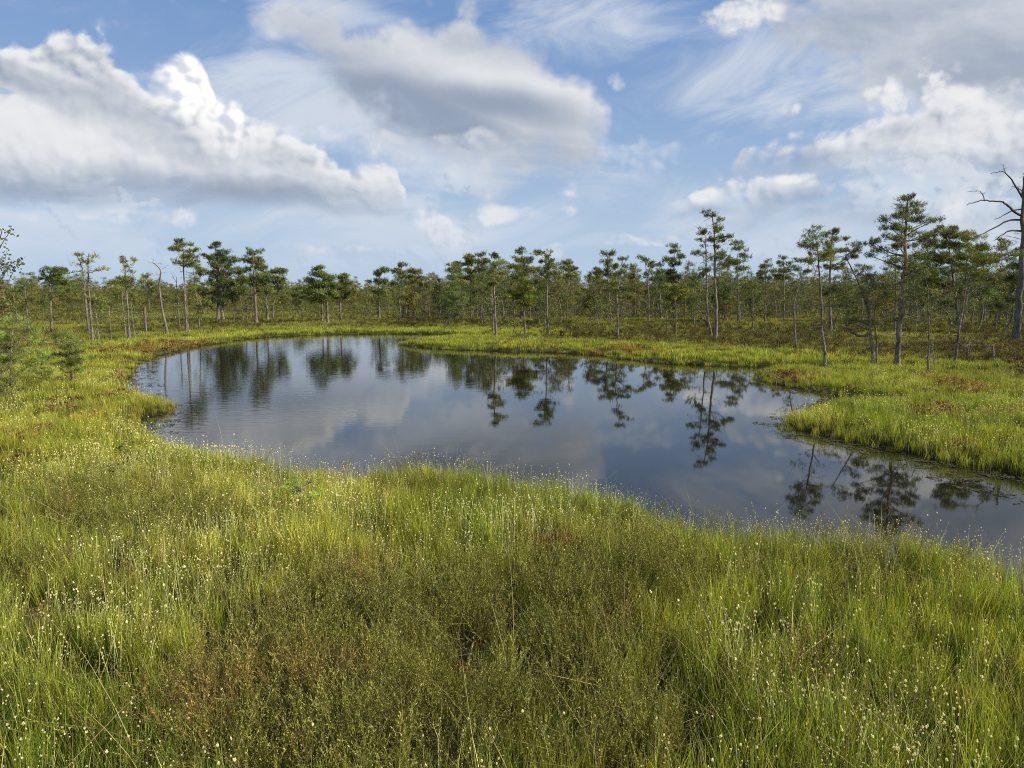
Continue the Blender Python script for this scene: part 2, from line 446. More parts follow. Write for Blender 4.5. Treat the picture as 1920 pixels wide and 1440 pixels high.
t.links.new(hgt.k, b.inputs['Height']); t.links.new(b.outputs[0], p.inputs['Normal'])
t.links.new(p.outputs[0], o.inputs[0])

# ------------------------------------------------------------------ vegetation maps
def pxof(x, y, z=.3):
    """picture coordinates of world points, to lay the patches out where they grow"""
    c, s = math.cos(PITCH), math.sin(PITCH)
    dz = z - CAMZ
    f = y * c - dz * s; u = y * s + dz * c
    return 960 + F * x / f, 720 - F * u / f
def patch(x, y, cx, cy, rx, ry, zt=.15):
    """soft elliptical patch of ground whose centre lies under picture point cx, cy"""
    c0 = at(cx, cy, zt); ex = abs(at(cx + rx, cy, zt)[0] - c0[0]); ey = abs(at(cx, cy - ry, zt)[1] - at(cx, cy + ry, zt)[1]) / 2
    return sst(-np.hypot((x - c0[0]) / ex, (y - c0[1]) / ey), -1.25, -.55)
def veg(x, y, sd):
    """heath 0..1, moss 0..1, bright 0..1 at ground points"""
    r = np.hypot(x, y)
    n = fbm(x * .9, y * .9, 41, 4); nb = fbm(x * .25, y * .25, 47, 3)
    heath = np.zeros_like(x)
    for q in [(820, 1230, 380, 190), (1120, 1110, 190, 70), (640, 1320, 320, 160), (1150, 1400, 300, 90), (30, 860, 110, 26), (180, 950, 90, 30), (330, 1000, 130, 40, ), (1480, 1130, 90, 50), (1600, 1330, 120, 60), (60, 1130, 70, 40)]:
        w = .55 if q[0] in (30, 180, 330, 1480, 1600, 60) else 1.0
        heath = np.maximum(heath, w * patch(x, y, *q))
    heath = heath + (n - .5) * .9 * (heath > .02)
    farh = np.where(x > .42 * y, 1.15, .9) * sst(sd, 2.8, 8.0) * sst(r, 17, 26) * sst(fbm(x * .16, y * .12, 53, 4), .36, .56)
    heath = np.maximum(heath, farh * (.6 + .8 * (n - .3)))
    heath = np.where((r > 58), heath * .5, heath)
    moss = np.zeros_like(x)
    for q in [(1012, 1058, 85, 36), (1490, 712, 55, 8), (1800, 732, 70, 12), (1735, 775, 60, 10), (1890, 790, 60, 14), (1230, 665, 80, 5), (1100, 660, 120, 4), (330, 650, 90, 6), (250, 662, 60, 5)]:
        moss = np.maximum(moss, patch(x, y, *q, zt=.05))
    moss = sst(moss + (n - .5) * 2.0, .45, 1.05)
    return np.clip(heath, 0, 1), np.clip(moss, 0, 1)
def ground_tint(x, y, sd):
    h, mo = veg(x, y, sd)
    r = np.hypot(x, y)
    n = fbm(x * 1.7, y * 1.7, 61, 4)[:, None]; nb = fbm(x * .12, y * .12, 67, 3)[:, None]
    g = np.array([.085, .088, .024]); br = np.array([.052, .038, .02]); red = np.array([.13, .06, .025]); pale = np.array([.17, .19, .05])
    c = g * (.55 + .9 * n) * np.ones((len(x), 1))
    c = c + (br - c) * (.75 * h[:, None])
    nearred = np.where(r[:, None] < 9, np.array([.10, .022, .012]), red)
    c = c + (nearred - c) * mo[:, None]
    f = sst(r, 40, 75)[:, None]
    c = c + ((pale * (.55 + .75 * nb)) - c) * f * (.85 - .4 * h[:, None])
    c = np.where(sd[:, None] < .12, np.array([.022, .018, .01]), c)
    return c

# ------------------------------------------------------------------ ground sheet and water
th = np.concatenate([np.radians(np.linspace(-180, -56, 32, endpoint=False)), np.radians(np.linspace(-56, 56, 420, endpoint=False)), np.radians(np.linspace(56, 180, 32, endpoint=False))])
rr = [.3]
while rr[-1] < 60: rr.append(rr[-1] * 1.016 + .004)
while rr[-1] < 9000: rr.append(rr[-1] * 1.09)
rr = np.array(rr)
RR, TH = np.meshgrid(rr, th, indexing='ij')
gx, gy = (RR * np.sin(TH)).ravel(), (RR * np.cos(TH)).ravel()
gsd = shore(gx, gy)
gzz = gz(gx, gy, gsd)
nr, nt = RR.shape
idx = np.arange(nr * nt).reshape(nr, nt)
a_ = idx[:-1]; b_ = idx[1:]
quads = np.stack([a_, b_, np.roll(b_, -1, 1), np.roll(a_, -1, 1)], -1).reshape(-1, 4)[:, ::-1]
V = np.stack([gx, gy, gzz], 1)
V = np.vstack([V, [[0, 0, gz1(0, 0)]]])
tri = np.stack([idx[0], np.roll(idx[0], -1), np.full(nt, len(V) - 1)], 1)[:, ::-1]
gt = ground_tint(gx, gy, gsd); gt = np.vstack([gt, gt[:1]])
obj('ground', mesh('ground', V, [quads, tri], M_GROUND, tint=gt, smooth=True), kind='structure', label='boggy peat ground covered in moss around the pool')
b0, b1 = POOL.min(0) - 1.0, POOL.max(0) + 1.0
b1[1] = max(b1[1], POOL2[:, 1].max() + 1.5); b0[0] = min(b0[0], POOL2[:, 0].min() - 1.5)
V = [(b0[0], b0[1], 0), (b1[0], b0[1], 0), (b1[0], b1[1], 0), (b0[0], b1[1], 0)]
obj('water', mesh('water', V, np.array([[0, 1, 2, 3]]), M_WATER), kind='structure', label='dark still water of the bog pool mirroring pines and clouds')

# ------------------------------------------------------------------ grass tufts and their scattering
rng = np.random.default_rng(7)
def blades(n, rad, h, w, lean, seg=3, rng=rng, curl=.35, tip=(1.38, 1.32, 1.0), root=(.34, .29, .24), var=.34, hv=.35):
    """n curved tapering blades as triangles/quads; returns V, F, tint"""
    Vs, Fs, T = [], [], []
    ang = rng.uniform(0, 2 * np.pi, n); rd = rad * np.sqrt(rng.uniform(0, 1, n))
    bx, by = rd * np.cos(ang), rd * np.sin(ang)
    la = rng.uniform(0, 2 * np.pi, n)
    hh = h * (1 - hv * rng.uniform(0, 1, n)); ll = lean * rng.uniform(.15, 1, n) * hh
    k = 0
    for i in range(n):
        dx, dy = math.cos(la[i]), math.sin(la[i])
        fa = rng.uniform(0, np.pi); wx_, wy_ = math.cos(fa), math.sin(fa)
        b = 1 + var * rng.normal(); hue = rng.normal() * .08
        for s in range(seg + 1):
            q = s / seg
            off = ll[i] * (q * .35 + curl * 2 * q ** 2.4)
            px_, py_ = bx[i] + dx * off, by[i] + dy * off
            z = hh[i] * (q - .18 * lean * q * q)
            col = [(root[c] * (1 - q) + tip[c] * q) * b for c in range(3)]  # dark roots paint in shaded gaps, bright tips paint in lit blades
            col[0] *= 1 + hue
            if s == seg:
                Vs.append((px_, py_, z)); T.append(col)
            else:
                ww = w * (1 - .55 * q) / 2
                Vs += [(px_ - wx_ * ww, py_ - wy_ * ww, z), (px_ + wx_ * ww, py_ + wy_ * ww, z)]; T += [col, col]
        for s in range(seg - 1):
            a = k + 2 * s; Fs += [(a, a + 1, a + 3), (a, a + 3, a + 2)]
        a = k + 2 * (seg - 1); Fs.append((a, a + 1, a + 2))
        k += 2 * seg + 1
    return np.array(Vs), np.array(Fs), np.array(T)
def merge(parts):
    V, Fc, T, o = [], [], [], 0
    for v, f, t_ in parts:
        V.append(v); Fc.append(np.asarray(f) + o); T.append(t_); o += len(v)
    return np.vstack(V), np.vstack(Fc), np.vstack(T)
def head_geom(c, s, rng):
    """a small bristly seed head: crossed slim kites"""
    Vs, Fs, T = [], [], []
    for k in range(4):
        a = rng.uniform(0, np.pi * 2); u = np.array([math.cos(a), math.sin(a), 0]) * s * .55
        tl = np.array([rng.normal() * .3, rng.normal() * .3, 1.0]) * s
        o = len(Vs)
        Vs += [c - tl * .5, c + u, c + tl * .8, c - u]
        Fs += [(o, o + 1, o + 2), (o, o + 2, o + 3)]
        T += [(.80, .74, .42), (.98, .95, .72), (1, 1, .85), (.98, .95, .72)]
    return np.array(Vs), np.array(Fs), np.array(T)
def coll(name): return bpy.data.collections.new(name)
def add_src(c, name, geom, mat):
    o = bpy.data.objects.new(name, mesh(name, geom[0], geom[1], mat, tint=geom[2])); c.objects.link(o)
def stems(n, rad, h, w, hs, rng):
    parts = []
    for i in range(n):
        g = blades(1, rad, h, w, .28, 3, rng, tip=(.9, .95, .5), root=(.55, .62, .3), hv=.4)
        tipv = g[0][-1]
        parts.append(g)
        hd = head_geom(tipv, hs * rng.uniform(.5, 1.45), rng); parts.append(hd)
        if rng.uniform() < .35:
            parts.append(head_geom(tipv - np.array([rng.normal() * .006, rng.normal() * .006, hs * 2.6]), hs * .7, rng))
    return merge(parts)
def heather(n, h, rng, leaf=.008, br=3, tipc=(1, 1, .8)):
    """upright wiry shoots set with tiny leaves"""
    parts = []
    for i in range(n):
        a = rng.uniform(0, 6.28); l = rng.uniform(.1, .75)
        p0 = np.array([rng.normal() * .03, rng.normal() * .03, 0])
        d = np.array([math.cos(a) * l, math.sin(a) * l, 1.0]); d /= np.linalg.norm(d)
        hh = h * rng.uniform(.6, 1.05)
        for j in range(br):
            q0 = p0 + d * hh * (.35 + .2 * j) if j else p0
            dd = d + rng.normal(size=3) * (.28 if j else 0); dd[2] = abs(dd[2]); dd /= np.linalg.norm(dd)
            L = hh * (1 if j == 0 else rng.uniform(.35, .55))
            q1 = q0 + dd * L
            s = np.cross(dd, rng.normal(size=3)); s /= np.linalg.norm(s); s *= .0011
            Vs = [q0 - s, q0 + s, q1]; Fs = [(0, 1, 2)]; T = [(.6, .42, .3)] * 3
            nl = int(L / leaf * .9)
            b = rng.uniform(.7, 1.25)
            for m_ in range(nl):
                q = (.25 if j == 0 else .05) + .75 * (m_ + rng.uniform()) / nl
                c = q0 + dd * L * min(q, 1)
                u = dd * 1.3 + rng.normal(size=3) * .6; u /= np.linalg.norm(u)
                w = np.cross(u, rng.normal(size=3)); w /= np.linalg.norm(w)
                o = len(Vs)
                Vs += [c - w * leaf * .24, c + w * leaf * .24, c + u * leaf * 1.25]; Fs.append((o, o + 1, o + 2))
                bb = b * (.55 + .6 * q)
                T += [tuple(k * bb for k in tipc)] * 3
            parts.append((np.array(Vs), np.array(Fs), np.array(T)))
    return merge(parts)

def gn_scatter(name, src, pts, rot, scl, tint, label, cat=None):
    n = len(pts)
    me = bpy.data.meshes.new(name); me.vertices.add(n); me.vertices.foreach_set('co', np.asarray(pts, np.float32).ravel())
    def A(nm, typ, dat, key):
        a = me.attributes.new(nm, typ, 'POINT'); a.data.foreach_set(key, np.ascontiguousarray(dat).ravel())
    A('irot', 'FLOAT_VECTOR', rot.astype(np.float32), 'vector'); A('iscl', 'FLOAT_VECTOR', scl.astype(np.float32), 'vector')
    c = np.ones((n, 4), np.float32); c[:, :3] = tint; A('itint', 'FLOAT_COLOR', c, 'color')
    A('idx', 'INT', rng.integers(0, len(src.objects), n).astype(np.int32), 'value')
    o = obj(name, me, kind='stuff', label=label)
    ng = bpy.data.node_groups.new(name + '_scatter', 'GeometryNodeTree')
    ng.interface.new_socket('Geometry', in_out='INPUT', socket_type='NodeSocketGeometry')
    ng.interface.new_socket('Geometry', in_out='OUTPUT', socket_type='NodeSocketGeometry')
    gi = ng.nodes.new('NodeGroupInput'); go = ng.nodes.new('NodeGroupOutput')
    iop = ng.nodes.new('GeometryNodeInstanceOnPoints'); ci = ng.nodes.new('GeometryNodeCollectionInfo')
    ci.inputs['Collection'].default_value = src; ci.inputs['Separate Children'].default_value = True; ci.inputs['Reset Children'].default_value = True
    iop.inputs['Pick Instance'].default_value = True
    def NA(nm, typ):
        q = ng.nodes.new('GeometryNodeInputNamedAttribute'); q.data_type = typ; q.inputs['Name'].default_value = nm; return q.outputs['Attribute']
    L = ng.links.new
    L(gi.outputs[0], iop.inputs['Points']); L(ci.outputs[0], iop.inputs['Instance']); L(NA('idx', 'INT'), iop.inputs['Instance Index'])
    e2r = ng.nodes.new('FunctionNodeEulerToRotation'); L(NA('irot', 'FLOAT_VECTOR'), e2r.inputs[0]); L(e2r.outputs[0], iop.inputs['Rotation'])
    L(NA('iscl', 'FLOAT_VECTOR'), iop.inputs['Scale']); L(iop.outputs[0], go.inputs[0])
    md = o.modifiers.new('scatter', 'NODES'); md.node_group = ng
    return o

AZL = R(47)
def polar(n, r0, r1, expo=0.0):
    """n random ground points in front of the camera; density per area ~ r**-expo"""
    u = rng.uniform(0, 1, n); k = 2 - expo
    r = (r0 ** k + u * (r1 ** k - r0 ** k)) ** (1 / k) if abs(k) > 1e-6 else r0 * (r1 / r0) ** u
    a = rng.uniform(-AZL, AZL, n)
    return r * np.sin(a), r * np.cos(a)
def sedge_tint(x, y, sd):
    """per-tuft colour (albedo)"""
    h, mo = veg(x, y, sd); r = np.hypot(x, y); n = len(x)
    nb = fbm(x * .5, y * .5, 71, 4)[:, None]; nn = fbm(x * .11, y * .14, 73, 3)[:, None]
    green = np.array([.23, .295, .05]); yel = np.array([.40, .42, .08]); ol = np.array([.25, .275, .07]); org = np.array([.32, .23, .06]); dull = np.array([.235, .235, .07])
    c = green + (yel - green) * sst(nb, .35, .7)
    edge = (1 - sst(sd, 1.6, 6.5))[:, None]
    mid = sst(r, 11, 20)[:, None]
    c = c + (yel * np.array([.95, 1.02, .9]) - c) * edge * .65 * mid
    c = c + (dull - c) * ((1 - edge) * mid * (.35 + .9 * sst(nn, .3, .6)) * .8).clip(0, .9)
    c = c + (ol - c) * (h * .7)[:, None]
    c = c + (org - c) * (mo * .75)[:, None]
    c = c + (np.array([.27, .30, .07]) - c) * (sst(r, 55, 75)[:, None] * .75)
    # the left bank is the most yellow
    lf = sst(-x / np.maximum(y, .1), .28, .5)[:, None] * sst(r, 4, 8)[:, None] * (1 - sst(r, 22, 30)[:, None])
    c = c + (np.array([.36, .36, .06]) - c) * lf * .55
    rt = (sst(x / np.maximum(y, .1), .10, .40) * (1 - sst(r, 8, 12)))[:, None]
    c = c + (green * np.array([.88, .98, 1.0]) - c) * rt * .6
    c = c * (1 + .26 * rng.normal(size=(n, 1))).clip(.35, 1.8)
    c[:, 0] *= (1 + .08 * rng.normal(size=n)).clip(.7, 1.3)
    return c.clip(.01, .8)
def place(name, src, x, y, sd, s, tint, label, zoff=-.01, tilt=.12, sz=None):
    n = len(x)
    z = gz(x, y, sd) + zoff
    rot = np.stack([rng.normal(size=n) * tilt, rng.normal(size=n) * tilt, rng.uniform(0, 6.283, n)], 1)
    sc = np.stack([s, s, s if sz is None else s * sz], 1)
    return gn_scatter(name, src, np.stack([x, y, z], 1), rot, sc, tint, label)

def tufts(name, cnt, **k):
    c = coll(name)
    for i in range(cnt): add_src(c, name, blades(**k), M_SEDGE)
    return c
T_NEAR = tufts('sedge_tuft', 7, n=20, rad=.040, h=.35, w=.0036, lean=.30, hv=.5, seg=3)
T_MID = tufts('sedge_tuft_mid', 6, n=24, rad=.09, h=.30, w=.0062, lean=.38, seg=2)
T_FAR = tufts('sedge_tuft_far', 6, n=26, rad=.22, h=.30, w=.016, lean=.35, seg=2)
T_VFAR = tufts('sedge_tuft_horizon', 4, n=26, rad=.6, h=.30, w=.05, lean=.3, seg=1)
def hmap(x, y):
    """height of the sedge"""
    return .66 + .45 * fbm(x * .6, y * .6, 83, 3) + .50 * (fbm(x * 3.1, y * 3.1, 85, 2) - .4)

def scatter_sedge(name, src, n, r0, r1, expo, label, keep=None, s0=1.0, edge0=-.05):
    x, y = polar(n, r0, r1, expo); sd = shore(x, y)
    h, mo = veg(x, y, sd)
    pr = rng.uniform(size=n)
    k = (sd > edge0 + .12 * rng.normal(size=n) * (np.hypot(x, y) > 9)) & (pr > h * .38) & ((pr > .9 * sst(fbm(x * 3.6, y * 3.6, 87, 2), .53, .66)) | (np.hypot(x, y) > 9)) & (pr > mo * np.where(np.hypot(x, y) < 9, .93, .40))
    x, y, sd, h = x[k], y[k], sd[k], h[k]
    s = s0 * rng.uniform(.7, 1.15, len(x)) * hmap(x, y) * (1 - .25 * h) * (.72 + .28 * sst(sd, -.1, .6))
    s *= 1 - .22 * sst(np.hypot(x, y), 9, 14) * (1 - sst(np.hypot(x, y), 30, 50))
    place(name, src, x, y, sd, s, sedge_tint(x, y, sd), label)
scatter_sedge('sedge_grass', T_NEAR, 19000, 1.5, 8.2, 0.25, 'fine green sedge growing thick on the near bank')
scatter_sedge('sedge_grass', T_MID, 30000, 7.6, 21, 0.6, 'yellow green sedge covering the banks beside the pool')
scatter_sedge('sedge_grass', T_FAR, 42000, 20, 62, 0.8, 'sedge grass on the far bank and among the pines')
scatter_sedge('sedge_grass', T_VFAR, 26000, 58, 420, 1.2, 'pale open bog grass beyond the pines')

# flowering stems with white heads
H_NEAR = coll('stem_near')
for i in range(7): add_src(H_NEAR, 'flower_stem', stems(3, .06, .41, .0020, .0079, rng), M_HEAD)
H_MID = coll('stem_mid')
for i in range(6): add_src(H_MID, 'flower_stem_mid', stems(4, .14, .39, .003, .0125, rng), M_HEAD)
def flower_density(x, y, sd):
    px, py = pxof(x, y, .4)
    h, mo = veg(x, y, sd); r = np.hypot(x, y)
    d = .10 + 1.2 * sst(fbm(x * .9, y * .9, 91, 4), .42, .64)
    d = d * (1 - .88 * np.clip(h * 1.4, 0, 1))
    d = d + .9 * (1 - sst(sd, .1, .8)) * (r < 9)
    d = d * (1 + .8 * sst(-px, -640, -200)) * (1 + .25 * sst(px, 1250, 1500))
    d = d * np.where((px > 480) & (px < 1300) & (py > 1080), .25, 1)
    return d
x, y = polar(9000, 1.6, 8.2, .3); sd = shore(x, y)
k = (sd > -.03) & (rng.uniform(size=len(x)) < flower_density(x, y, sd) * .74); x, y, sd = x[k], y[k], sd[k]
wt = np.ones((len(x), 3)) * np.array([.95, .93, .80])
place('white_sedge_flowers', H_NEAR, x, y, sd, rng.uniform(.72, 1.12, len(x)) * hmap(x, y), wt, 'thin stems with small white seed heads above the near sedge', tilt=.07)
x, y = polar(17000, 7.8, 22, .9); sd = shore(x, y)
k = (sd > 0) & (rng.uniform(size=len(x)) < flower_density(x, y, sd) * .80 * (1 - .75 * sst(np.hypot(x, y), 15, 22)) * np.where(x > 2, .7, 1.)); x, y, sd = x[k], y[k], sd[k]
wt = np.ones((len(x), 3)) * np.array([.92, .90, .62])
place('white_sedge_flowers', H_MID, x, y, sd, rng.uniform(.6, .95, len(x)) * hmap(x, y), wt, 'specks of white seed heads over the banks around the pool', tilt=.08)

# stems standing in the shallows
TE = tufts('emergent_sedge', 4, n=5, rad=.10, h=.30, w=.005, lean=.5, seg=3)
x, y = polar(60000, 6, 36, 1.2); sd = shore(x, y); px, py = pxof(x, y, 0)
wd = .12 + .5 * sst(fbm(x * .9, y * .9, 15, 3), .5, .7) + .5 * ((px < 360) & (py > 765) & (py < 820)) + .5 * ((px > 1420) & (px < 1600) & (py > 740) & (py < 830))
k = (sd < 0) & (sd > -wd) & (rng.uniform(size=len(x)) < .16 * sst(sd, -wd, 0) * np.where(np.hypot(x, y) > 9, 1, .3)); x, y, sd = x[k], y[k], sd[k]
n = len(x); s = rng.uniform(.35, .8, n)
gn_scatter('emergent_sedge', TE, np.stack([x, y, np.full(n, -.02)], 1), np.stack([rng.normal(size=n) * .1, rng.normal(size=n) * .1, rng.uniform(0, 6.28, n)], 1), np.stack([s, s, s], 1), sedge_tint(x, y, np.abs(sd)) * .9, 'loose sedge stems standing in the shallow edge of the pool')

# heather: fine shoots near, coarse clumps far
HN = coll('heather_near')
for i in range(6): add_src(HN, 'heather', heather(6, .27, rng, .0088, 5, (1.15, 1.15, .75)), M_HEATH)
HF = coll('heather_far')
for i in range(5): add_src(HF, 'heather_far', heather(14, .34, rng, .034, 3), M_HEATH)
def heath_tint(x, y, n):
    q = fbm(x * 2.2, y * 2.2, 97, 3)[:, None]; w = fbm(x * .2, y * .2, 99, 3)[:, None]
    c = np.array([.255, .27, .085]) + (np.array([.30, .22, .10]) - np.array([.255, .27, .085])) * sst(q, .48, .75)
    c = c * (1 + .3 * rng.normal(size=(n, 1))).clip(.4, 1.8)
    return c
x, y = polar(15000, 1.5, 8.5, .2); sd = shore(x, y); h, mo = veg(x, y, sd)
k = (sd > .15) & (rng.uniform(size=len(x)) < .10 + h * .9 * sst(fbm(x * 4, y * 4, 88, 2), .34, .52)) & (rng.uniform(size=len(x)) > mo * .85); x, y, sd = x[k], y[k], sd[k]
place('heather', HN, x, y, sd, rng.uniform(.65, 1.15, len(x)), heath_tint(x, y, len(x)), 'low olive heather shoots filling the near foreground', tilt=.2)
x, y = polar(26000, 15, 110, 1.0); sd = shore(x, y); h, mo = veg(x, y, sd)
k = (sd > .8) & (rng.uniform(size=len(x)) < h * 1.1); x, y, sd = x[k], y[k], sd[k]
place('heather', HF, x, y, sd, rng.uniform(.6, 1.15, len(x)), heath_tint(x, y, len(x)) * np.array([.50, .42, .40]), 'brown heather and dwarf shrubs under the pines', tilt=.2)

# dry pale blades lying through the sedge, and longer green ones
TD = coll('dry_blades')
for i in range(6): add_src(TD, 'dry_blade', blades(n=4, rad=.07, h=.40, w=.0026, lean=1.25, seg=5, curl=.5, tip=(1.1, 1, .8), root=(.9, .8, .6)), M_SEDGE)
x, y = polar(2600, 1.5, 8, .2); sd = shore(x, y); k = sd > .1; x, y, sd = x[k], y[k], sd[k]
place('dry_grass', TD, x, y, sd, rng.uniform(.6, 1.25, len(x)), np.array([.40, .36, .19]) * rng.uniform(.6, 1.2, (len(x), 1)), 'bleached dry blades lying through the near sedge', tilt=.5)

# moss cushions: red near, orange on the far banks
def moss_geom(rng, n=46, s=.012):
    Vs, Fs, T = [], [], []
    for i in range(n):
        a = rng.uniform(0, 6.28); r_ = .055 * math.sqrt(rng.uniform()); c = np.array([r_ * math.cos(a), r_ * math.sin(a), .03 * (1 - (r_ / .055) ** 2)])
        for j in range(3):
            u = rng.normal(size=3); u[2] = abs(u[2]) * .8 + .3; u /= np.linalg.norm(u); w = np.cross(u, rng.normal(size=3)); w /= np.linalg.norm(w)
            o = len(Vs); Vs += [c - w * s * .35, c + w * s * .35, c + u * s]; Fs.append((o, o + 1, o + 2)); T += [(rng.uniform(.6, 1.2),) * 3] * 3
    return np.array(Vs), np.array(Fs), np.array(T)
MC = coll('moss')
for i in range(4): add_src(MC, 'moss', moss_geom(rng), M_HEATH)
x, y = polar(34000, 1.6, 34, 1.1); sd = shore(x, y); h, mo = veg(x, y, sd); r = np.hypot(x, y)
k = (sd > .08) & (rng.uniform(size=len(x)) < mo * np.where(r < 9, .95, .22) + .02); x, y, sd, r = x[k], y[k], sd[k], r[k]
mt = np.where((r < 9)[:, None], np.array([.25, .06, .03]), np.array([.30, .18, .06])) * rng.uniform(.6, 1.3, (len(x), 1))
place('bog_moss', MC, x, y, sd, rng.uniform(1, 1.8, len(x)) * np.where(r > 9, 2.6, 1), mt, 'cushions of red and orange bog moss', zoff=np.where(r < 9, .10 * mo[k], 0.), tilt=.1)

# floating weed mats along the banks
def flake(rng, n=10, R_=.05, s=.016):
    Vs, Fs, T = [], [], []
    for i in range(n):
        a = rng.uniform(0, 6.28); r_ = R_ * math.sqrt(rng.uniform()); c = np.array([r_ * math.cos(a), r_ * math.sin(a), .003 + .004 * rng.uniform()])
        b = rng.uniform(0, 6.28); o = len(Vs); q = s * rng.uniform(.6, 1.4)
        for m_ in range(4):
            bb = b + m_ * 1.57; rad = q * (1 if m_ % 2 else .55)
            Vs.append(c + np.array([rad * math.cos(bb), rad * math.sin(bb), rng.uniform(-.001, .005)]))
        Fs += [(o, o + 1, o + 2), (o, o + 2, o + 3)]; T += [(rng.uniform(.6, 1.3),) * 3] * 4
    return np.array(Vs), np.array(Fs), np.array(T)
FL = coll('weed')
for i in range(5): add_src(FL, 'pondweed', flake(rng), M_HEATH)
x, y = polar(90000, 6, 48, 1.1); sd = shore(x, y); px, py = pxof(x, y, 0)
wd = .10 + .18 * fbm(x * .5, y * .5, 7, 3)
wd = wd + .55 * np.exp(-((px - 1640) / 120) ** 2) * (py > 790) + 1.0 * sst(px, 1640, 1900) * (py > 830) + .35 * ((px > 1380) & (px < 1560) & (py < 800) & (py > 690)) + .5 * ((px < 345) & (py > 660) & (py < 745)) + .5 * ((px < 345) & (py > 765) & (py < 815))
rag = sst(fbm(x * 2.5, y * 4, 31, 4), .3, .62)
k = (sd < .05) & (sd > -wd) & (rng.uniform(size=len(x)) < rag * (.4 + .6 * sst(sd, -wd, 0)) * .95) & (py < 960); x, y, sd = x[k], y[k], sd[k]
r = np.hypot(x, y)
n = len(x); rot = np.stack([np.zeros(n), np.zeros(n), rng.uniform(0, 6.28, n)], 1); s = rng.uniform(.7, 1.4, n) * (1 + sst(r, 12, 35)); sc = np.stack([s, s, s * .7], 1)
q = rng.uniform(size=(n, 1))
gn_scatter('pondweed', FL, np.stack([x, y, np.full(n, .002)], 1), rot, sc, (np.array([.12, .12, .045]) * (1 - q) + np.array([.045, .04, .02]) * q), 'mat of floating weed and debris along the pool edge')

# ------------------------------------------------------------------ pines
def tube(pts, rad, sides=6, cap=True):
    pts = np.asarray(pts, float); n = len(pts)
    tg = np.gradient(pts, axis=0); tg /= np.linalg.norm(tg, axis=1)[:, None] + 1e-9
    ref = np.array([0, 0, 1.0]) if abs(tg[0][2]) < .8 else np.array([1.0, 0, 0])
    V = []
    for i in range(n):
        u = np.cross(tg[i], ref); u /= np.linalg.norm(u) + 1e-9; v = np.cross(tg[i], u)
        for s in range(sides):
            a = 2 * math.pi * s / sides
            V.append(pts[i] + rad[i] * (math.cos(a) * u + math.sin(a) * v))
    Fs = []
    for i in range(n - 1):
        for s in range(sides):
            a, b = i * sides + s, i * sides + (s + 1) % sides
            Fs += [(a, b, b + sides), (a, b + sides, a + sides)]
    return np.array(V), np.array(Fs)
def spline(pts, k=4):
    """Catmull-Rom through points"""
    pts = [np.asarray(p, float) for p in pts]
    if len(pts) < 3: return np.array([pts[0] + (pts[-1] - pts[0]) * i / k for i in range(k + 1)])
    P_ = [2 * pts[0] - pts[1]] + pts + [2 * pts[-1] - pts[-2]]
    out = []
    for i in range(1, len(P_) - 2):
        for j in range(k):
            u = j / k
            a, b, c, d = P_[i - 1:i + 3]
            out.append(.5 * ((2 * b) + (-a + c) * u + (2 * a - 5 * b + 4 * c - d) * u * u + (-a + 3 * b - 3 * c + d) * u ** 3))
    out.append(pts[-1])
    return np.array(out)
def needle_tufts(C, A, L, W, k, rng, tint):
    """k needles at each centre C pointing around axis A; C,A (n,3), L,W lengths"""
    n = len(C)
    A = A / (np.linalg.norm(A, axis=1)[:, None] + 1e-9)
    d = A[:, None, :] * rng.uniform(.25, 1.2, (n, k, 1)) + rng.normal(size=(n, k, 3)) * .62
    d /= np.linalg.norm(d, axis=2)[:, :, None] + 1e-9
    w = np.cross(d, rng.normal(size=(n, k, 3))); w /= np.linalg.norm(w, axis=2)[:, :, None] + 1e-9
    c = C[:, None, :] + A[:, None, :] * (L * rng.uniform(-.7, .4, (n, k, 1))) + rng.normal(size=(n, k, 3)) * L * .18
    l = L * rng.uniform(.7, 1.15, (n, k, 1))
    v = np.stack([c - w * W / 2, c + w * W / 2, c + d * l], 2).reshape(-1, 3)
    f = np.arange(len(v)).reshape(-1, 3)
    tn = np.repeat(tint, k * 3, 0)
    return v, f, tn
GREEN = np.array([.163, .182, .042])
def twigs(segs, rad, rng):
    """thin 3-sided-ish twigs: one slim triangle pair each; segs list of (p0,p1)"""
    if not len(segs): return np.zeros((0, 3)), np.zeros((0, 3), int)
    a = np.array([s[0] for s in segs]); b = np.array([s[1] for s in segs]); n = len(a)
    d = b - a; u = np.cross(d, rng.normal(size=(n, 3))); u /= np.linalg.norm(u, axis=1)[:, None] + 1e-9; w = np.cross(d, u); w /= np.linalg.norm(w, axis=1)[:, None] + 1e-9
    V = np.stack([a - u * rad, a + u * rad, a + w * rad * 1.5, b], 1).reshape(-1, 3)
    k = np.arange(n)[:, None] * 4
    Fs = np.stack([k + [0, 1, 3], k + [1, 2, 3], k + [2, 0, 3]], 1).reshape(-1, 3)
    return V, Fs

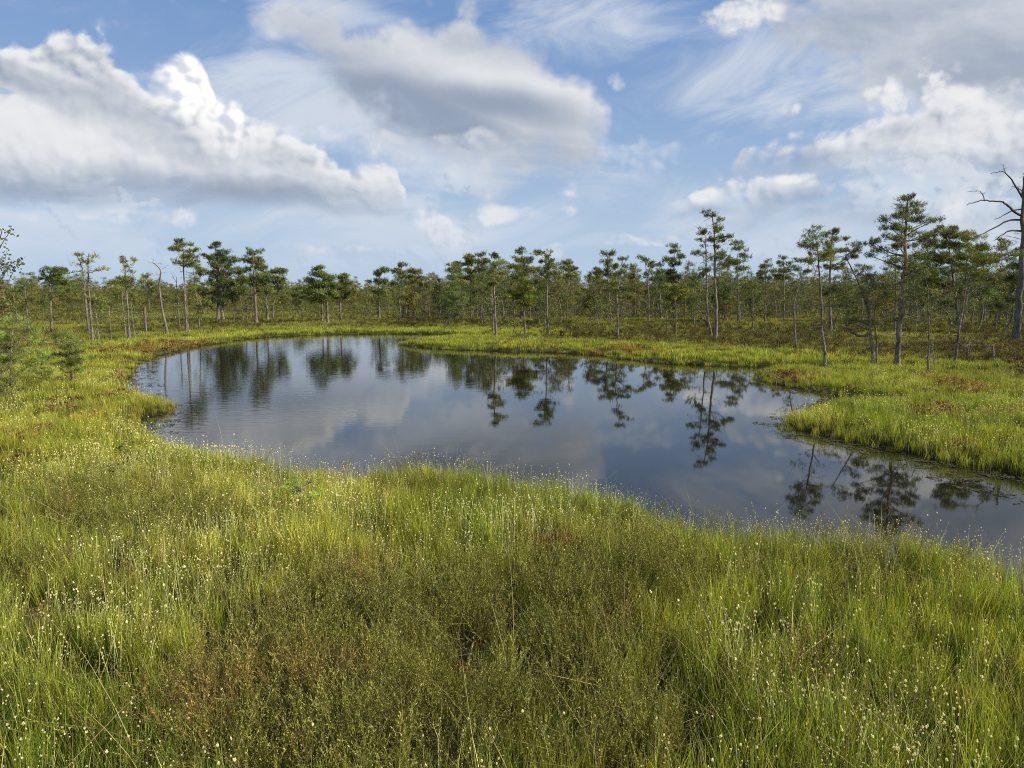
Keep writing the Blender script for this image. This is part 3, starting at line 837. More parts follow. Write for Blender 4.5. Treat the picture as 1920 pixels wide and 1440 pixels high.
def pine_parts(trunk, r0, pads, rng, dens=1.0, nl=.085, nw=.012, k=11, col=(1, 1, 1), boughs=(), bare=10, sides=7, topr=.22, bare_range=(.25, .9), dead=False, orange=0., flat=.5, tone=1.):
    """trunk: points (local, metres); pads: (centre, (rx, ry, rz), density)"""
    T = spline(trunk, 4); n = len(T)
    H = T[-1][2] - T[0][2]
    tt = np.linspace(0, 1, n); wig = rng.normal(size=(n, 3)) * r0 * .18; wig[0] = 0; wig[:, 2] = 0
    T = T + wig
    rad = r0 * ((1 - tt) * (1 - topr) + topr) * (1 + .55 * np.exp(-tt * 22)) * (1 + .07 * rng.normal(size=n))
    tv, tf = tube(T, rad, sides)
    tint = np.ones((len(tv), 3)) * tone
    q = np.repeat(tt, sides)
    if orange: tint = tint * (1 + (np.array([1.75, 1.02, .66]) - 1) * (orange * sst(q, .35, .7))[:, None])
    def trunk_at(z):
        i = int(np.argmin(np.abs(T[:, 2] - z))); return T[i], rad[i], i
    bl, segs, tc_, ta_, tcol = [], [], [], [], []
    for pts, br in boughs:
        B = spline(pts, 4); m_ = len(B); B = B + rng.normal(size=B.shape) * br * .5 * np.linspace(0, 1, m_)[:, None]
        rd = br * np.linspace(1, .25, m_); bl.append((tube(B, rd, 5)))
        for j in range(int(5 + 3 * rng.uniform())):
            i = rng.integers(m_ // 3, m_); d = rng.normal(size=3); d[2] = abs(d[2]) * .6
            segs.append((B[i], B[i] + d / np.linalg.norm(d) * rng.uniform(.12, .4)))
    for pc, (rx, ry, rz), pd in pads:
        hd = math.hypot(pc[0] - T[-1][0], pc[1] - T[-1][1])
        base, rb, _ = trunk_at(pc[2])
        hd = math.hypot(pc[0] - base[0], pc[1] - base[1])
        st, rb, _ = trunk_at(pc[2] - .38 * hd - .15 * rz)
        ends = []
        if hd > rx * .35 or True:
            mid = st * .5 + pc * .5 + np.array([0, 0, -.12 * hd + .05 * rng.normal() * hd]) + rng.normal(size=3) * .05 * hd
            B = spline([st, mid, pc + (pc - st) * .15], 4)
            br = min(rb * .5, .012 + .018 * hd + .02 * rx)
            bl.append(tube(B, br * np.linspace(1, .25, len(B)), 4))
        else: B = np.array([st, pc])
        vol = rx * ry * rz
        nt_ = int(max(8, dens * pd * 400 * (rx * ry + rx * rz) ** .9 / (nl / .085) ** 1.2))
        # sub-clumps inside the pad make it lumpy
        nc = max(4, int(nt_ / 16))
        cc = rng.normal(size=(nc, 3)); cc /= np.linalg.norm(cc, axis=1)[:, None]; cc *= (rng.uniform(.25, 1, (nc, 1)) ** .45)
        cc[:, 2] = cc[:, 2] * .75 + .1
        cc = pc + cc * np.array([rx, ry, rz])
        for c in cc:
            s0 = B[rng.integers(len(B) // 2, len(B))]
            segs.append((s0, c))
        pick = rng.integers(0, nc, nt_)
        jit = rng.normal(size=(nt_, 3)) * np.array([1, 1, flat]) * nl * .80
        C = cc[pick] + jit
        Ax = (C - pc) / np.array([rx, ry, rz]) * .5 + rng.normal(size=(nt_, 3)) * .35 + np.array([0, 0, .75])
        shade = (1 + .38 * rng.normal(size=nc))[pick] * (1 + .12 * rng.normal(size=nt_)) * (1 + .1 * rng.normal())
        hue = (1 + .10 * rng.normal(size=nc))[pick]
        cl = GREEN * np.array(col) * shade[:, None].clip(.4, 1.8); cl[:, 0] *= hue
        tc_.append(C); ta_.append(Ax); tcol.append(cl)
    for i in range(bare):
        z = T[0][2] + H * rng.uniform(*bare_range); p0, rb, _ = trunk_at(z)
        a = rng.uniform(0, 6.28); L = rng.uniform(.25, .95) * (.11 * H + .12)
        d = np.array([math.cos(a), math.sin(a), rng.uniform(-.35, .4)])
        p1 = p0 + d * L; B = spline([p0, p0 + d * L * .5 + np.array([0, 0, .06 * L * rng.normal()]), p1 + np.array([0, 0, rng.uniform(-.2, .15) * L])], 2)
        bl.append(tube(B, max(.006, rb * .16) * np.linspace(1, .3, len(B)), 3))
        if pads and rng.uniform() < .42:
            m_ = int(5 + 9 * rng.uniform()); C = B[-1] + rng.normal(size=(m_, 3)) * np.array([1, 1, .4]) * nl * 1.5
            tc_.append(C); ta_.append(d * .5 + rng.normal(size=(m_, 3)) * .4 + np.array([0, 0, .7])); tcol.append(GREEN * np.array(col) * (1 + .3 * rng.normal(size=(m_, 1))).clip(.4, 1.7))
        for j in range(rng.integers(2, 6)):
            s0 = B[rng.integers(1, len(B))]; dd = d + rng.normal(size=3) * .7
            segs.append((s0, s0 + dd * L * rng.uniform(.2, .45)))
    return dict(trunk=(tv, tf, tint), boughs=bl, segs=segs, tufts=(tc_, ta_, tcol), nl=nl, nw=nw, k=k, tone=tone)

def build_tree(pp, rng, separate=True, dead=False, twr=.006):
    """meshes: trunk, list of boughs, crown"""
    bm_ = M_DEAD if dead else M_BARK
    tv, tf, tt = pp['trunk']
    out = {'bough': []}
    if separate:
        out['trunk'] = mesh('trunk', tv, tf, bm_, tint=tt, smooth=True)
        for v, f in pp['boughs']:
            if len(v) > 14: out['bough'].append(mesh('bough', v, f, bm_, tint=np.full((len(v), 3), .8 * pp['tone']), smooth=True))
    else:
        parts = [(tv, tf, tt)] + [(v, f, np.full((len(v), 3), .8)) for v, f in pp['boughs']]
        out['trunk'] = mesh('trunk', *merge(parts)[:2], bm_, tint=merge(parts)[2], smooth=True)
    parts, mi = [], []
    if separate:
        pass
    v, f = twigs(pp['segs'], twr, rng)
    if len(v): parts.append((v, f, np.full((len(v), 3), .85))); mi += [0] * len(f)
    C, A_, cl = pp['tufts']
    if C:
        v, f, tn = needle_tufts(np.vstack(C), np.vstack(A_), pp['nl'], pp['nw'], pp['k'], rng, np.vstack(cl))
        parts.append((v, f, tn)); mi += [1] * len(f)
    if parts:
        v, f, tn = merge(parts)
        out['crown'] = mesh('crown', v, f, [bm_, M_NEEDLE], mi, tn)
    return out
def put_tree(kind, ms, loc, label, cat, group=None, rz=0, sc=1.0):
    e = bpy.data.objects.new(kind, None); link(e); e.location = loc; e.rotation_euler = (0, 0, rz); e.scale = (sc, sc, sc)
    e.empty_display_size = .1
    e['label'] = label; e['category'] = cat
    if group: e['group'] = group
    obj('trunk', ms['trunk'], e)
    for b in ms['bough']: obj('bough', b, e)
    if 'crown' in ms: obj('crown', ms['crown'], e) if not ms.get('bare') else obj('twig', ms['crown'], e, kind='stuff')
    return e

def hero(label, trunk, rpx, pads=(), dens=1.0, col=(1, 1, 1), boughs=(), bare=10, dead=False, D=None, orange=.3, kind='pine_tree', cat='pine tree', group=None, nl=None, nw=None, k=None, seed=None, bare_range=(.2, .8), depth=.8, topr=.25, flat=.5, tone=1.):
    rg = np.random.default_rng(seed if seed is not None else int(trunk[0][0] * 7 + trunk[0][1]))
    bx, by = trunk[0]
    if D is None: D = 1.68 * F / (by - 560)
    g = atY(bx, by, D); gx_, gy_ = g[0], D
    z0 = gz1(gx_, gy_) - .05
    base = np.array([gx_, gy_, z0])
    TP = [np.zeros(3)]
    y_off = 0.0
    for i, (x_, y_) in enumerate(trunk[1:]):
        y_off += rg.normal() * .08
        TP.append(atY(x_, y_, D + y_off) - base)
    if len(TP) < 3: TP.insert(1, (TP[0] + TP[1]) / 2)
    pxm = D / F                                        # metres per pixel there
    pl = []
    for p in pads:
        cx, cy, rx, ry = p[:4]; pd = p[4] if len(p) > 4 else 1.0
        dy = rg.uniform(-.8, .8) * rx * pxm * depth
        c = atY(cx, cy, D + dy) - base
        pl.append((c, (rx * pxm, rx * pxm * .95, ry * pxm), pd))
    # a few more pads front and back so that the crown is round
    for p in list(pl):
        if rg.uniform() < .55 and len(pl) > 2:
            c, (rx, ry, rz), pd = p
            pl.append((np.array([c[0] * .8 + .2 * TP[-1][0] + rg.normal() * .1, (1 if rg.uniform() < .5 else -1) * rg.uniform(.5, 1.1) * (abs(c[0] - TP[-1][0]) + rx), c[2]]), (rx * .8, ry * .8, rz), pd * .8))
    bl = []
    for pts, w in boughs:
        q = []; dd = rg.uniform(-1, 1)
        for i, (x_, y_) in enumerate(pts): q.append(atY(x_, y_, D + dd * .15 * i) - base)
        bl.append((q, w * pxm))
    # needle size grows with distance so that tufts stay readable
    nl = nl or max(.075, min(.17, .0028 * D)); nw = nw or max(.010, .00052 * D)
    k = k or (11 if D < 40 else 9)
    pp = pine_parts(TP, rpx * pxm * .86, pl, rg, dens=dens, nl=nl, nw=nw, k=k, col=col, boughs=bl, bare=bare, sides=8, topr=topr, orange=orange, bare_range=bare_range, flat=flat, tone=tone)
    ms = build_tree(pp, rg, True, dead, twr=max(.005, .00022 * D)); ms['bare'] = not pads
    put_tree(kind, ms, base, label, cat, group)

YG = (1.55, 1.45, 1.0); DK = (.72, .8, .9); PALE = (1.6, 1.35, 1.5)
# --- left bank
hero('slender pine with a round umbrella crown on an orange trunk at far left', [(97, 622), (94, 560), (93, 520), (98, 505)], 2.6, [(97, 508, 20, 8), (88, 520, 14, 7), (112, 530, 13, 8), (100, 522, 18, 7), (115, 543, 9, 4)], orange=1.0, col=(.9, 1, .8), dens=1.4)
hero('leaning near-bare pine, left one of a twin pair with grey twiggy tops', [(166, 620), (160, 560), (155, 510), (148, 485)], 2.6, [(143, 478, 13, 4, .5), (160, 489, 11, 5, .6)], boughs=[([(153, 508), (135, 511), (120, 514)], .8), ([(156, 530), (150, 525), (146, 527)], .7)], bare=16, col=PALE, orange=0, bare_range=(.5, 1))
hero('near-bare pine, right one of a twin pair, one grey tuft on a long right branch', [(173, 636), (168, 560), (165, 500), (167, 474)], 2.6, [(172, 480, 11, 4, .5), (168, 492, 9, 5, .6), (190, 504, 11, 4, .9)], boughs=[([(165, 508), (178, 508), (190, 508)], .7), ([(166, 535), (176, 531), (186, 533)], .6)], bare=22, col=PALE, orange=0, bare_range=(.4, 1))
hero('thin short trunk with a scrap of foliage, right of the twin bare pines', [(186, 632), (181, 600), (178, 565)], 1.8, [(180, 558, 10, 5, .7), (190, 565, 9, 5, .6)], bare=14)
hero('thin broken dead stem standing between the twin bare pines and the small-topped pine', [(209, 638), (206, 605), (205, 575)], 1.3, bare=4, dead=True, kind='dead_snag', cat='dead tree', topr=.5)
hero('tall slim pine with a small round top and a second wide tier of foliage', [(242, 630), (238, 560), (236, 520), (235, 485)], 2.3, [(238, 486, 14, 7), (245, 499, 10, 5, .7), (218, 528, 17, 8), (252, 528, 14, 8), (234, 521, 12, 6), (248, 510, 9, 4, .6)], bare=16, col=(1.2, 1.15, 1))
hero('short forked pine with pale foliage leaning against the small-topped pine', [(236, 626), (230, 570), (228, 530)], 1.8, [(220, 536, 15, 8, .8), (210, 530, 8, 5, .8)], bare=12, col=(1.25, 1.15, 1.1))
hero('bare grey stem immediately right of the small-topped pine', [(254, 629), (247, 590), (246, 560)], 1.7, [(249, 553, 9, 5, .5)], bare=12)
hero('pale broken stump of a thick trunk with a flat top on the left bank', [(273, 622), (272, 600), (271, 575)], 3.0, bare=2, dead=True, kind='broken_trunk', cat='dead tree', topr=.92, boughs=[([(271, 577), (267, 575), (264, 576)], .8)])
hero('small distant pine seen above the pale broken trunk', [(281, 601), (278, 550), (276, 518)], 1.4, [(276, 518, 9, 6), (277, 532, 12, 6), (286, 543, 9, 4)], bare=8, D=56)
hero('crooked bare snag whose top bends to the left', [(315, 623), (304, 575), (299, 535), (301, 510), (293, 497), (284, 492)], 2.5, bare=14, dead=True, kind='dead_snag', cat='dead tree', boughs=[([(298, 548), (290, 556), (285, 572)], .7), ([(301, 560), (312, 566), (318, 578)], .6), ([(305, 610), (312, 608), (306, 612)], .9)], bare_range=(.6, 1))
hero('straight thin bare stem just left of the tall flat-crowned pine', [(337, 616), (333, 560), (331, 520)], 1.9, bare=18, dead=True, kind='dead_snag', cat='dead tree', boughs=[([(331, 530), (326, 522), (322, 514)], .5)])
hero('tall pine with an airy flat crown, left of the dense dark pair', [(349, 618), (347, 560), (345, 510), (343, 470), (346, 455)], 2.5, [(345, 457, 14, 8), (334, 466, 14, 6), (359, 468, 14, 7), (348, 479, 21, 7), (363, 490, 10, 6), (350, 496, 10, 5), (329, 488, 8, 3, .5)], bare=22, bare_range=(.25, .8))
hero('slim bare stem close beside the tall flat-crowned pine', [(354, 623), (351, 580), (350, 545)], 1.6, bare=10)
hero('crooked thin pine with a low leafy branch in front of the dense pair', [(374, 616), (371, 575), (366, 540), (362, 500)], 1.7, [(365, 500, 14, 7, .8), (380, 508, 12, 6, .8), (372, 525, 10, 6, .7), (382, 570, 17, 6, .9), (362, 545, 8, 5, .6)], bare=10, col=(1.15, 1.1, 1))
hero('dense dark pine with a forked top, left of a close pair', [(409, 600), (409, 540), (408, 490), (403, 460)], 3.4, [(402, 460, 13, 8), (420, 470, 10, 7), (400, 482, 20, 8), (412, 497, 27, 10), (400, 515, 26, 10), (415, 532, 32, 11), (395, 548, 26, 9), (428, 550, 24, 9), (405, 565, 26, 7, .6)], col=DK, dens=1.25)
hero('dense bushy pine, right of the close dark pair', [(418, 602), (415, 560), (425, 520), (430, 500)], 3.2, [(433, 488, 16, 8), (440, 508, 22, 10), (445, 528, 22, 10), (440, 546, 22, 9), (432, 563, 20, 6, .7)], col=DK, dens=1.2)
hero('broad rounded pine with a straight pale trunk, right of the dark pair', [(481, 607), (478, 560), (475, 510), (474, 470)], 3.5, [(474, 472, 12, 8), (468, 486, 18, 8), (486, 491, 18, 8), (478, 503, 26, 8), (492, 517, 26, 9), (465, 521, 14, 8), (484, 533, 20, 8), (498, 543, 18, 5)], boughs=[([(477, 553), (460, 553), (445, 552)], 1.0), ([(476, 545), (495, 540), (508, 530)], 1.0)], bare=14, bare_range=(.25, .6), dens=1.15)
hero('shorter dark pine tucked right behind the broad rounded pine', [(503, 600), (499, 560), (498, 530)], 2.7, [(505, 513, 16, 8), (520, 510, 14, 8), (500, 527, 18, 8), (522, 525, 16, 8), (512, 540, 18, 6)], col=DK, dens=1.2)
hero('pale-leaved slender tree at the right end of the left stand', [(512, 598), (514, 565), (530, 540), (531, 520)], 1.8, [(530, 527, 9, 10, .7), (533, 513, 6, 6, .6), (526, 542, 9, 5, .6)], bare=10, col=(1.3, 1.4, 1.6))
hero('cone-shaped dense pine standing alone left of centre', [(615, 605), (613, 570), (611, 530), (598, 500)], 3.0, [(597, 502, 9, 6), (597, 514, 15, 7), (610, 522, 18, 8), (590, 527, 20, 7), (608, 536, 28, 8), (585, 546, 20, 7), (615, 550, 24, 7), (600, 560, 26, 6)], col=(.85, .95, .9), dens=1.5)
hero('slim trunk half hidden under the cone-shaped pine', [(604, 600), (604, 570), (603, 545)], 2.4, [(600, 548, 16, 6)], bare=10)
hero('rounded pine leaning on the right flank of the cone-shaped pine', [(639, 603), (638, 560), (638, 525)], 2.7, [(640, 520, 14, 8), (650, 530, 14, 7), (636, 539, 20, 8), (658, 545, 14, 7), (640, 555, 20, 6)], dens=1.3)
hero('low bushy pine left of the cone-shaped pine', [(562, 592), (561, 560), (560, 542)], 1.9, [(562, 541, 12, 6), (558, 552, 17, 6), (571, 556, 12, 5)], dens=1.1)
# --- middle stand
hero('pine with flat tiers and a dark trunk, leftmost of the middle stand', [(711, 598), (710, 560), (711, 525), (718, 505)], 2.3, [(722, 507, 14, 4), (708, 514, 14, 4), (700, 526, 10, 6), (716, 529, 14, 6), (708, 545, 16, 6), (705, 560, 14, 6, .7)], boughs=[([(709, 585), (700, 590), (690, 594)], .9)], bare=14, col=DK)
hero('tall dark-topped pine second from the left in the middle stand', [(757, 597), (754, 550), (752, 520), (754, 495)], 2.3, [(753, 496, 12, 7), (750, 509, 18, 6), (763, 519, 16, 6), (745, 534, 12, 6, .7)], bare=14)
hero('bushy pine on a forked trunk right of the dark-topped pine', [(775, 597), (776, 560), (777, 520)], 2.2, [(780, 511, 14, 7), (787, 522, 16, 7), (772, 530, 16, 7), (791, 535, 14, 7), (778, 545, 16, 6)], bare=10)
hero('airy pine with a broad thin crown where the middle stand thickens', [(853, 598), (853, 550), (853, 500)], 2.3, [(851, 496, 13, 6), (844, 507, 14, 5), (862, 509, 14, 6), (855, 522, 16, 6), (868, 530, 12, 6)], bare=16)
hero('pine with a one-sided flat top reaching left in the middle stand', [(884, 597), (883, 550), (884, 490)], 2.4, [(876, 483, 12, 4), (889, 489, 14, 7), (874, 494, 14, 4), (884, 509, 14, 7), (880, 524, 16, 7)], bare=16)
hero('pointed dark pine at the crest of the middle stand', [(903, 598), (904, 540), (904, 480)], 2.2, [(903, 478, 10, 7), (905, 491, 15, 6), (898, 504, 14, 6), (910, 515, 14, 7)], bare=16, col=DK)
hero('tall slim pine standing at the water edge in front of the middle stand', [(930, 627), (928, 580), (926, 520), (927, 485)], 2.7, [(930, 481, 11, 7), (935, 494, 14, 6), (920, 514, 22, 5), (925, 530, 18, 6), (942, 521, 10, 4)], bare=26, bare_range=(.25, .85))
hero('second thin trunk close behind the tall slim pine at the water edge', [(924, 622), (924, 580), (922, 545)], 2.0, [(918, 540, 14, 7, .8)], bare=16)
hero('small yellowish pine with a reddish trunk on the spit', [(964, 624), (964, 580), (963, 550)], 1.7, [(964, 544, 14, 8, .8), (957, 556, 12, 6, .7), (972, 557, 12, 7, .7)], bare=14, col=YG, orange=.8)
hero('bright green bushy young pine on the spit', [(985, 624), (983, 580), (980, 540)], 2.3, [(982, 529, 12, 9), (988, 543, 17, 8), (976, 552, 17, 8), (996, 560, 15, 8), (985, 569, 17, 6)], bare=8, col=(1.45, 1.4, .8), dens=1.2)
hero('tall round-topped pine behind the bright green young pine', [(978, 600), (978, 550), (979, 475)], 2.6, [(977, 471, 9, 8), (975, 486, 15, 7), (991, 490, 12, 6), (967, 500, 20, 5), (986, 508, 20, 7), (975, 520, 18, 7)], bare=12)
hero('leaning pale trunk between the spit pines', [(1011, 606), (1006, 570), (1004, 535)], 2.1, [(1003, 530, 14, 6, .7), (1012, 540, 12, 6, .6)], bare=12, orange=.1)
hero('tall pine with a crown split in two at the middle stand, right of centre', [(1026, 625), (1026, 560), (1025, 520), (1022, 475)], 2.2, [(1010, 474, 10, 4), (1028, 476, 13, 7), (1025, 489, 16, 6), (1036, 499, 14, 6), (1014, 505, 12, 5), (1030, 515, 16, 7)], bare=18)
hero('flat-tiered pine with a lone straight trunk right of the split crown', [(1067, 592), (1067, 540), (1067, 490)], 2.0, [(1067, 491, 10, 6), (1065, 504, 17, 5), (1073, 517, 15, 5), (1060, 525, 14, 5)], bare=14)
hero('knee-high pine sapling in the sedge of the spit', [(1069, 624), (1069, 612), (1069, 600)], 1.4, [(1069, 602, 8, 5), (1066, 610, 10, 4), (1073, 614, 9, 4)], bare=3, col=YG)
hero('straight slim pine above the right half of the spit', [(1116, 606), (1117, 560), (1118, 520)], 1.7, [(1118, 510, 15, 7), (1110, 520, 12, 6), (1124, 527, 13, 6)], bare=16)
hero('high-topped pine with a leaning trunk above the right half of the spit', [(1147, 604), (1142, 560), (1140, 520), (1139, 480)], 2.3, [(1139, 477, 13, 6), (1136, 491, 16, 7), (1146, 500, 14, 6), (1127, 508, 14, 6), (1149, 515, 14, 6)], bare=14)
hero('dark crooked trunk curving right at the shore, sparse tufts at its tip', [(1159, 631), (1157, 580), (1157, 550), (1163, 520), (1168, 490)], 2.2, [(1168, 486, 9, 6, .8), (1173, 499, 9, 6, .8), (1161, 512, 12, 6, .7), (1166, 545, 18, 7), (1180, 556, 16, 7, .8)], bare=22)
hero('slim pine with a brown dying crown right of the crooked trunk', [(1189, 592), (1191, 540), (1190, 505)], 2.0, [(1191, 504, 10, 6, .8), (1188, 519, 13, 7, .8), (1190, 535, 14, 7, .7)], bare=18, col=(1.15, 1, .9))
hero('leaning pine with thin tufts halfway between crooked trunk and the giant', [(1216, 602), (1216, 550), (1210, 490)], 1.9, [(1205, 484, 9, 6), (1215, 491, 14, 6), (1223, 499, 10, 5), (1218, 512, 12, 5, .8)], bare=18)
hero('dark trunk with black-green tiers left of the tiered tall pine', [(1240, 597), (1237, 550), (1236, 500)], 2.6, [(1237, 496, 8, 4, .7), (1238, 511, 12, 5), (1246, 518, 14, 4), (1231, 525, 12, 5)], bare=20, col=DK)
hero('tall pine in separate dark tiers left of the tallest pine', [(1264, 600), (1264, 560), (1264, 500), (1264, 465)], 2.0, [(1264, 462, 10, 5), (1264, 472, 13, 4), (1254, 488, 14, 5), (1281, 480, 11, 4), (1264, 495, 16, 4), (1262, 510, 16, 6), (1266, 521, 14, 5)], bare=12, col=DK)
hero('low yellow-green pine in front of the separately tiered pine', [(1267, 623), (1267, 580), (1265, 545)], 1.9, [(1265, 540, 20, 8), (1272, 553, 18, 7), (1257, 560, 16, 7), (1280, 545, 14, 5)], bare=12, col=YG)
hero('short bare forked stem left of the low yellow-green pine', [(1250, 623), (1250, 600), (1249, 578)], 1.6, [(1246, 573, 12, 5, .5)], bare=10)
hero('slanting pine leaning beside the tallest pine, sharing its foot', [(1335, 627), (1327, 590), (1325, 540), (1324, 480), (1322, 440)], 2.6, [(1318, 437, 12, 6), (1325, 449, 16, 5), (1308, 475, 11, 4), (1312, 511, 16, 7, .8), (1303, 521, 12, 5, .7), (1322, 505, 9, 5, .6)], boughs=[([(1327, 606), (1318, 598), (1313, 592), (1325, 595)], 1.6)], bare=22)
hero('tallest pine of the far bank with a ragged thin top over dark tiers', [(1342, 629), (1343, 570), (1340, 520), (1340, 460), (1338, 420), (1334, 395)], 3.6, [(1321, 397, 11, 4, .6), (1334, 404, 17, 5, .6), (1351, 411, 10, 4, .6), (1349, 430, 12, 5), (1358, 443, 17, 5), (1344, 451, 15, 5), (1350, 477, 10, 4), (1358, 482, 14, 5), (1372, 490, 15, 5), (1345, 465, 9, 4), (1340, 425, 8, 4, .6)], bare=34, bare_range=(.35, 1))
hero('pine with a flat wide crown just right of the tallest pine', [(1385, 592), (1384, 540), (1382, 480)], 2.3, [(1380, 457, 10, 5), (1389, 467, 13, 6), (1395, 480, 12, 6), (1378, 490, 20, 6), (1362, 497, 18, 5), (1387, 503, 16, 5)], bare=14, D=55)
hero('thin stem with a pale yellowish tuft right of the tallest pine', [(1411, 618), (1412, 580), (1411, 540)], 1.5, [(1410, 532, 15, 7, .7), (1403, 542, 10, 5, .6)], bare=16, col=YG)
hero('small spruce-shaped pine, left of two alike on the skyline', [(1435, 604), (1435, 550), (1436, 490)], 1.9, [(1436, 489, 6, 5), (1435, 499, 11, 5), (1434, 511, 14, 5), (1437, 521, 14, 5)], bare=14, dens=1.1)
hero('taller spruce-shaped pine, right of two alike on the skyline', [(1470, 605), (1470, 550), (1469, 485)], 2.0, [(1470, 481, 9, 6), (1468, 494, 13, 6), (1472, 507, 14, 6), (1466, 520, 14, 6)], bare=14, dens=1.1)
# --- right bank
hero('crooked slim pine bending right above the narrow inlet', [(1493, 642), (1489, 600), (1490, 565), (1499, 530), (1503, 500)], 2.5, [(1500, 487, 13, 7), (1492, 503, 14, 7), (1509, 510, 12, 6)], bare=14)
hero('light green pine nearest the inlet, a bleached branch reaching down to the grass', [(1550, 684), (1545, 650), (1541, 612), (1540, 560), (1536, 510), (1533, 470), (1528, 440)], 3.5, [(1530, 427, 9, 6), (1515, 439, 11, 7), (1536, 444, 15, 7), (1509, 455, 10, 6), (1524, 462, 17, 7), (1546, 460, 15, 7), (1535, 477, 21, 7), (1514, 490, 14, 5), (1556, 484, 15, 7)],
     boughs=[([(1541, 612), (1525, 616), (1502, 634), (1485, 650)], 1.3), ([(1540, 570), (1515, 575), (1480, 585), (1460, 596)], 1.2), ([(1541, 552), (1550, 541), (1552, 536)], 1.0)], bare=20, col=(1.3, 1.3, .95), dens=1.3)
hero('dark thick pine behind the light green inlet pine', [(1557, 618), (1556, 560), (1557, 500), (1560, 440)], 3.6, [(1562, 436, 12, 7), (1576, 449, 14, 8), (1565, 469, 20, 8), (1570, 500, 24, 8, .8), (1550, 540, 16, 8), (1561, 552, 18, 8), (1600, 470, 14, 4), (1590, 482, 14, 6)], bare=20)
hero('forked old pine with a thick bare bough curling left near the ground', [(1640, 678), (1634, 640), (1630, 600), (1626, 575), (1614, 540), (1600, 510), (1585, 480)], 3.7, [(1606, 459, 12, 4), (1592, 470, 12, 5, .7), (1625, 525, 15, 7), (1642, 519, 20, 9), (1651, 535, 22, 8), (1614, 551, 11, 5), (1600, 600, 18, 4), (1618, 505, 15, 6, .8)],
     boughs=[([(1631, 624), (1618, 630), (1603, 627), (1592, 618), (1587, 608)], 3.2), ([(1633, 652), (1615, 660), (1597, 670)], 1.0), ([(1629, 580), (1628, 555), (1640, 530)], 2.2), ([(1631, 600), (1615, 600), (1600, 604)], 1.4)], bare=26, dens=1.1, col=(1.1, 1.1, .9))
hero('slim pine rising close right of the forked old pine', [(1645, 675), (1643, 640), (1640, 600), (1641, 570), (1650, 545)], 2.5, [(1657, 550, 16, 7), (1635, 546, 12, 6)], bare=16, col=(1.2, 1.2, .8))
hero('largest pine of the right bank with a full broad crown and thick pale trunk', [(1682, 679), (1685, 640), (1688, 590), (1693, 530), (1699, 480), (1697, 430), (1704, 375)], 6.3, [(1705, 374, 14, 6), (1719, 384, 12, 6), (1690, 387, 12, 5), (1700, 398, 18, 6), (1680, 404, 13, 6), (1655, 410, 14, 5), (1716, 410, 18, 7), (1670, 425, 18, 6), (1736, 415, 14, 7), (1695, 431, 24, 7), (1642, 455, 17, 7), (1666, 445, 18, 6), (1726, 440, 22, 8), (1742, 455, 21, 8), (1655, 470, 16, 6), (1630, 479, 10, 5), (1700, 460, 22, 7), (1731, 480, 20, 8), (1670, 490, 16, 5), (1710, 500, 22, 6, .7)],
     boughs=[([(1690, 598), (1710, 593), (1725, 596), (1737, 603)], 1.3), ([(1686, 628), (1702, 630), (1712, 640), (1723, 665)], 1.3), ([(1689, 600), (1670, 592), (1655, 603)], 1.2), ([(1697, 452), (1715, 450), (1740, 446)], 1.8), ([(1697, 482), (1680, 478), (1655, 483)], 1.8), ([(1686, 626), (1672, 628), (1655, 624)], 1.2)], bare=34, bare_range=(.25, .7), orange=.35, dens=1.6, topr=.3)
hero('thin straight pale stem in front of the broad right-hand crowns', [(1740, 690), (1742, 640), (1741, 590), (1740, 545), (1735, 520)], 2.3, [(1735, 519, 14, 7, .8), (1748, 545, 14, 6, .8)], bare=22, col=(1.3, 1.2, 1), orange=0)
hero('small dead twisted stem beside the thin straight pale one', [(1753, 684), (1751, 665), (1748, 650), (1755, 640)], 1.5, bare=6, dead=True, kind='dead_snag', cat='dead tree')
hero('leaning pine with a spreading yellow-green crown left of the dead giant', [(1790, 680), (1797, 630), (1803, 590), (1809, 545), (1812, 490)], 3.3, [(1812, 437, 11, 6), (1821, 446, 19, 7), (1805, 460, 21, 7), (1831, 465, 21, 8), (1815, 480, 26, 8), (1841, 490, 24, 8), (1800, 500, 20, 8), (1862, 479, 17, 6), (1825, 511, 26, 8), (1850, 521, 24, 8), (1883, 457, 13, 4), (1872, 466, 13, 4)], boughs=[([(1806, 560), (1825, 545), (1850, 535)], 1.6)], bare=26, col=(1.25, 1.2, .85), dens=1.5)
hero('dense dark pine behind, between the largest pine and the leaning yellow-green one', [(1794, 612), (1793, 560), (1785, 500), (1775, 440)], 3.6, [(1775, 429, 20, 7), (1759, 439, 18, 8), (1791, 445, 18, 8), (1770, 460, 28, 9), (1755, 480, 26, 9), (1786, 490, 26, 9), (1765, 510, 28, 9), (1750, 530, 24, 8), (1776, 536, 26, 8)], dens=1.6, bare=20)
hero('dark split trunk low behind the leaning yellow-green pine', [(1782, 609), (1778, 590), (1766, 578)], 3.2, [(1765, 565, 20, 7), (1780, 570, 16, 6)], bare=14, col=DK)
hero('dark stem directly right of the largest pine', [(1732, 604), (1733, 570), (1732, 545)], 2.7, [(1728, 548, 20, 7), (1740, 560, 16, 6)], bare=16, col=DK)
hero('stocky leaning dark pine left of the dead giant', [(1844, 604), (1847, 570), (1846, 540)], 3.2, [(1848, 546, 22, 8), (1862, 531, 20, 8), (1835, 560, 14, 6, .7)], bare=14)
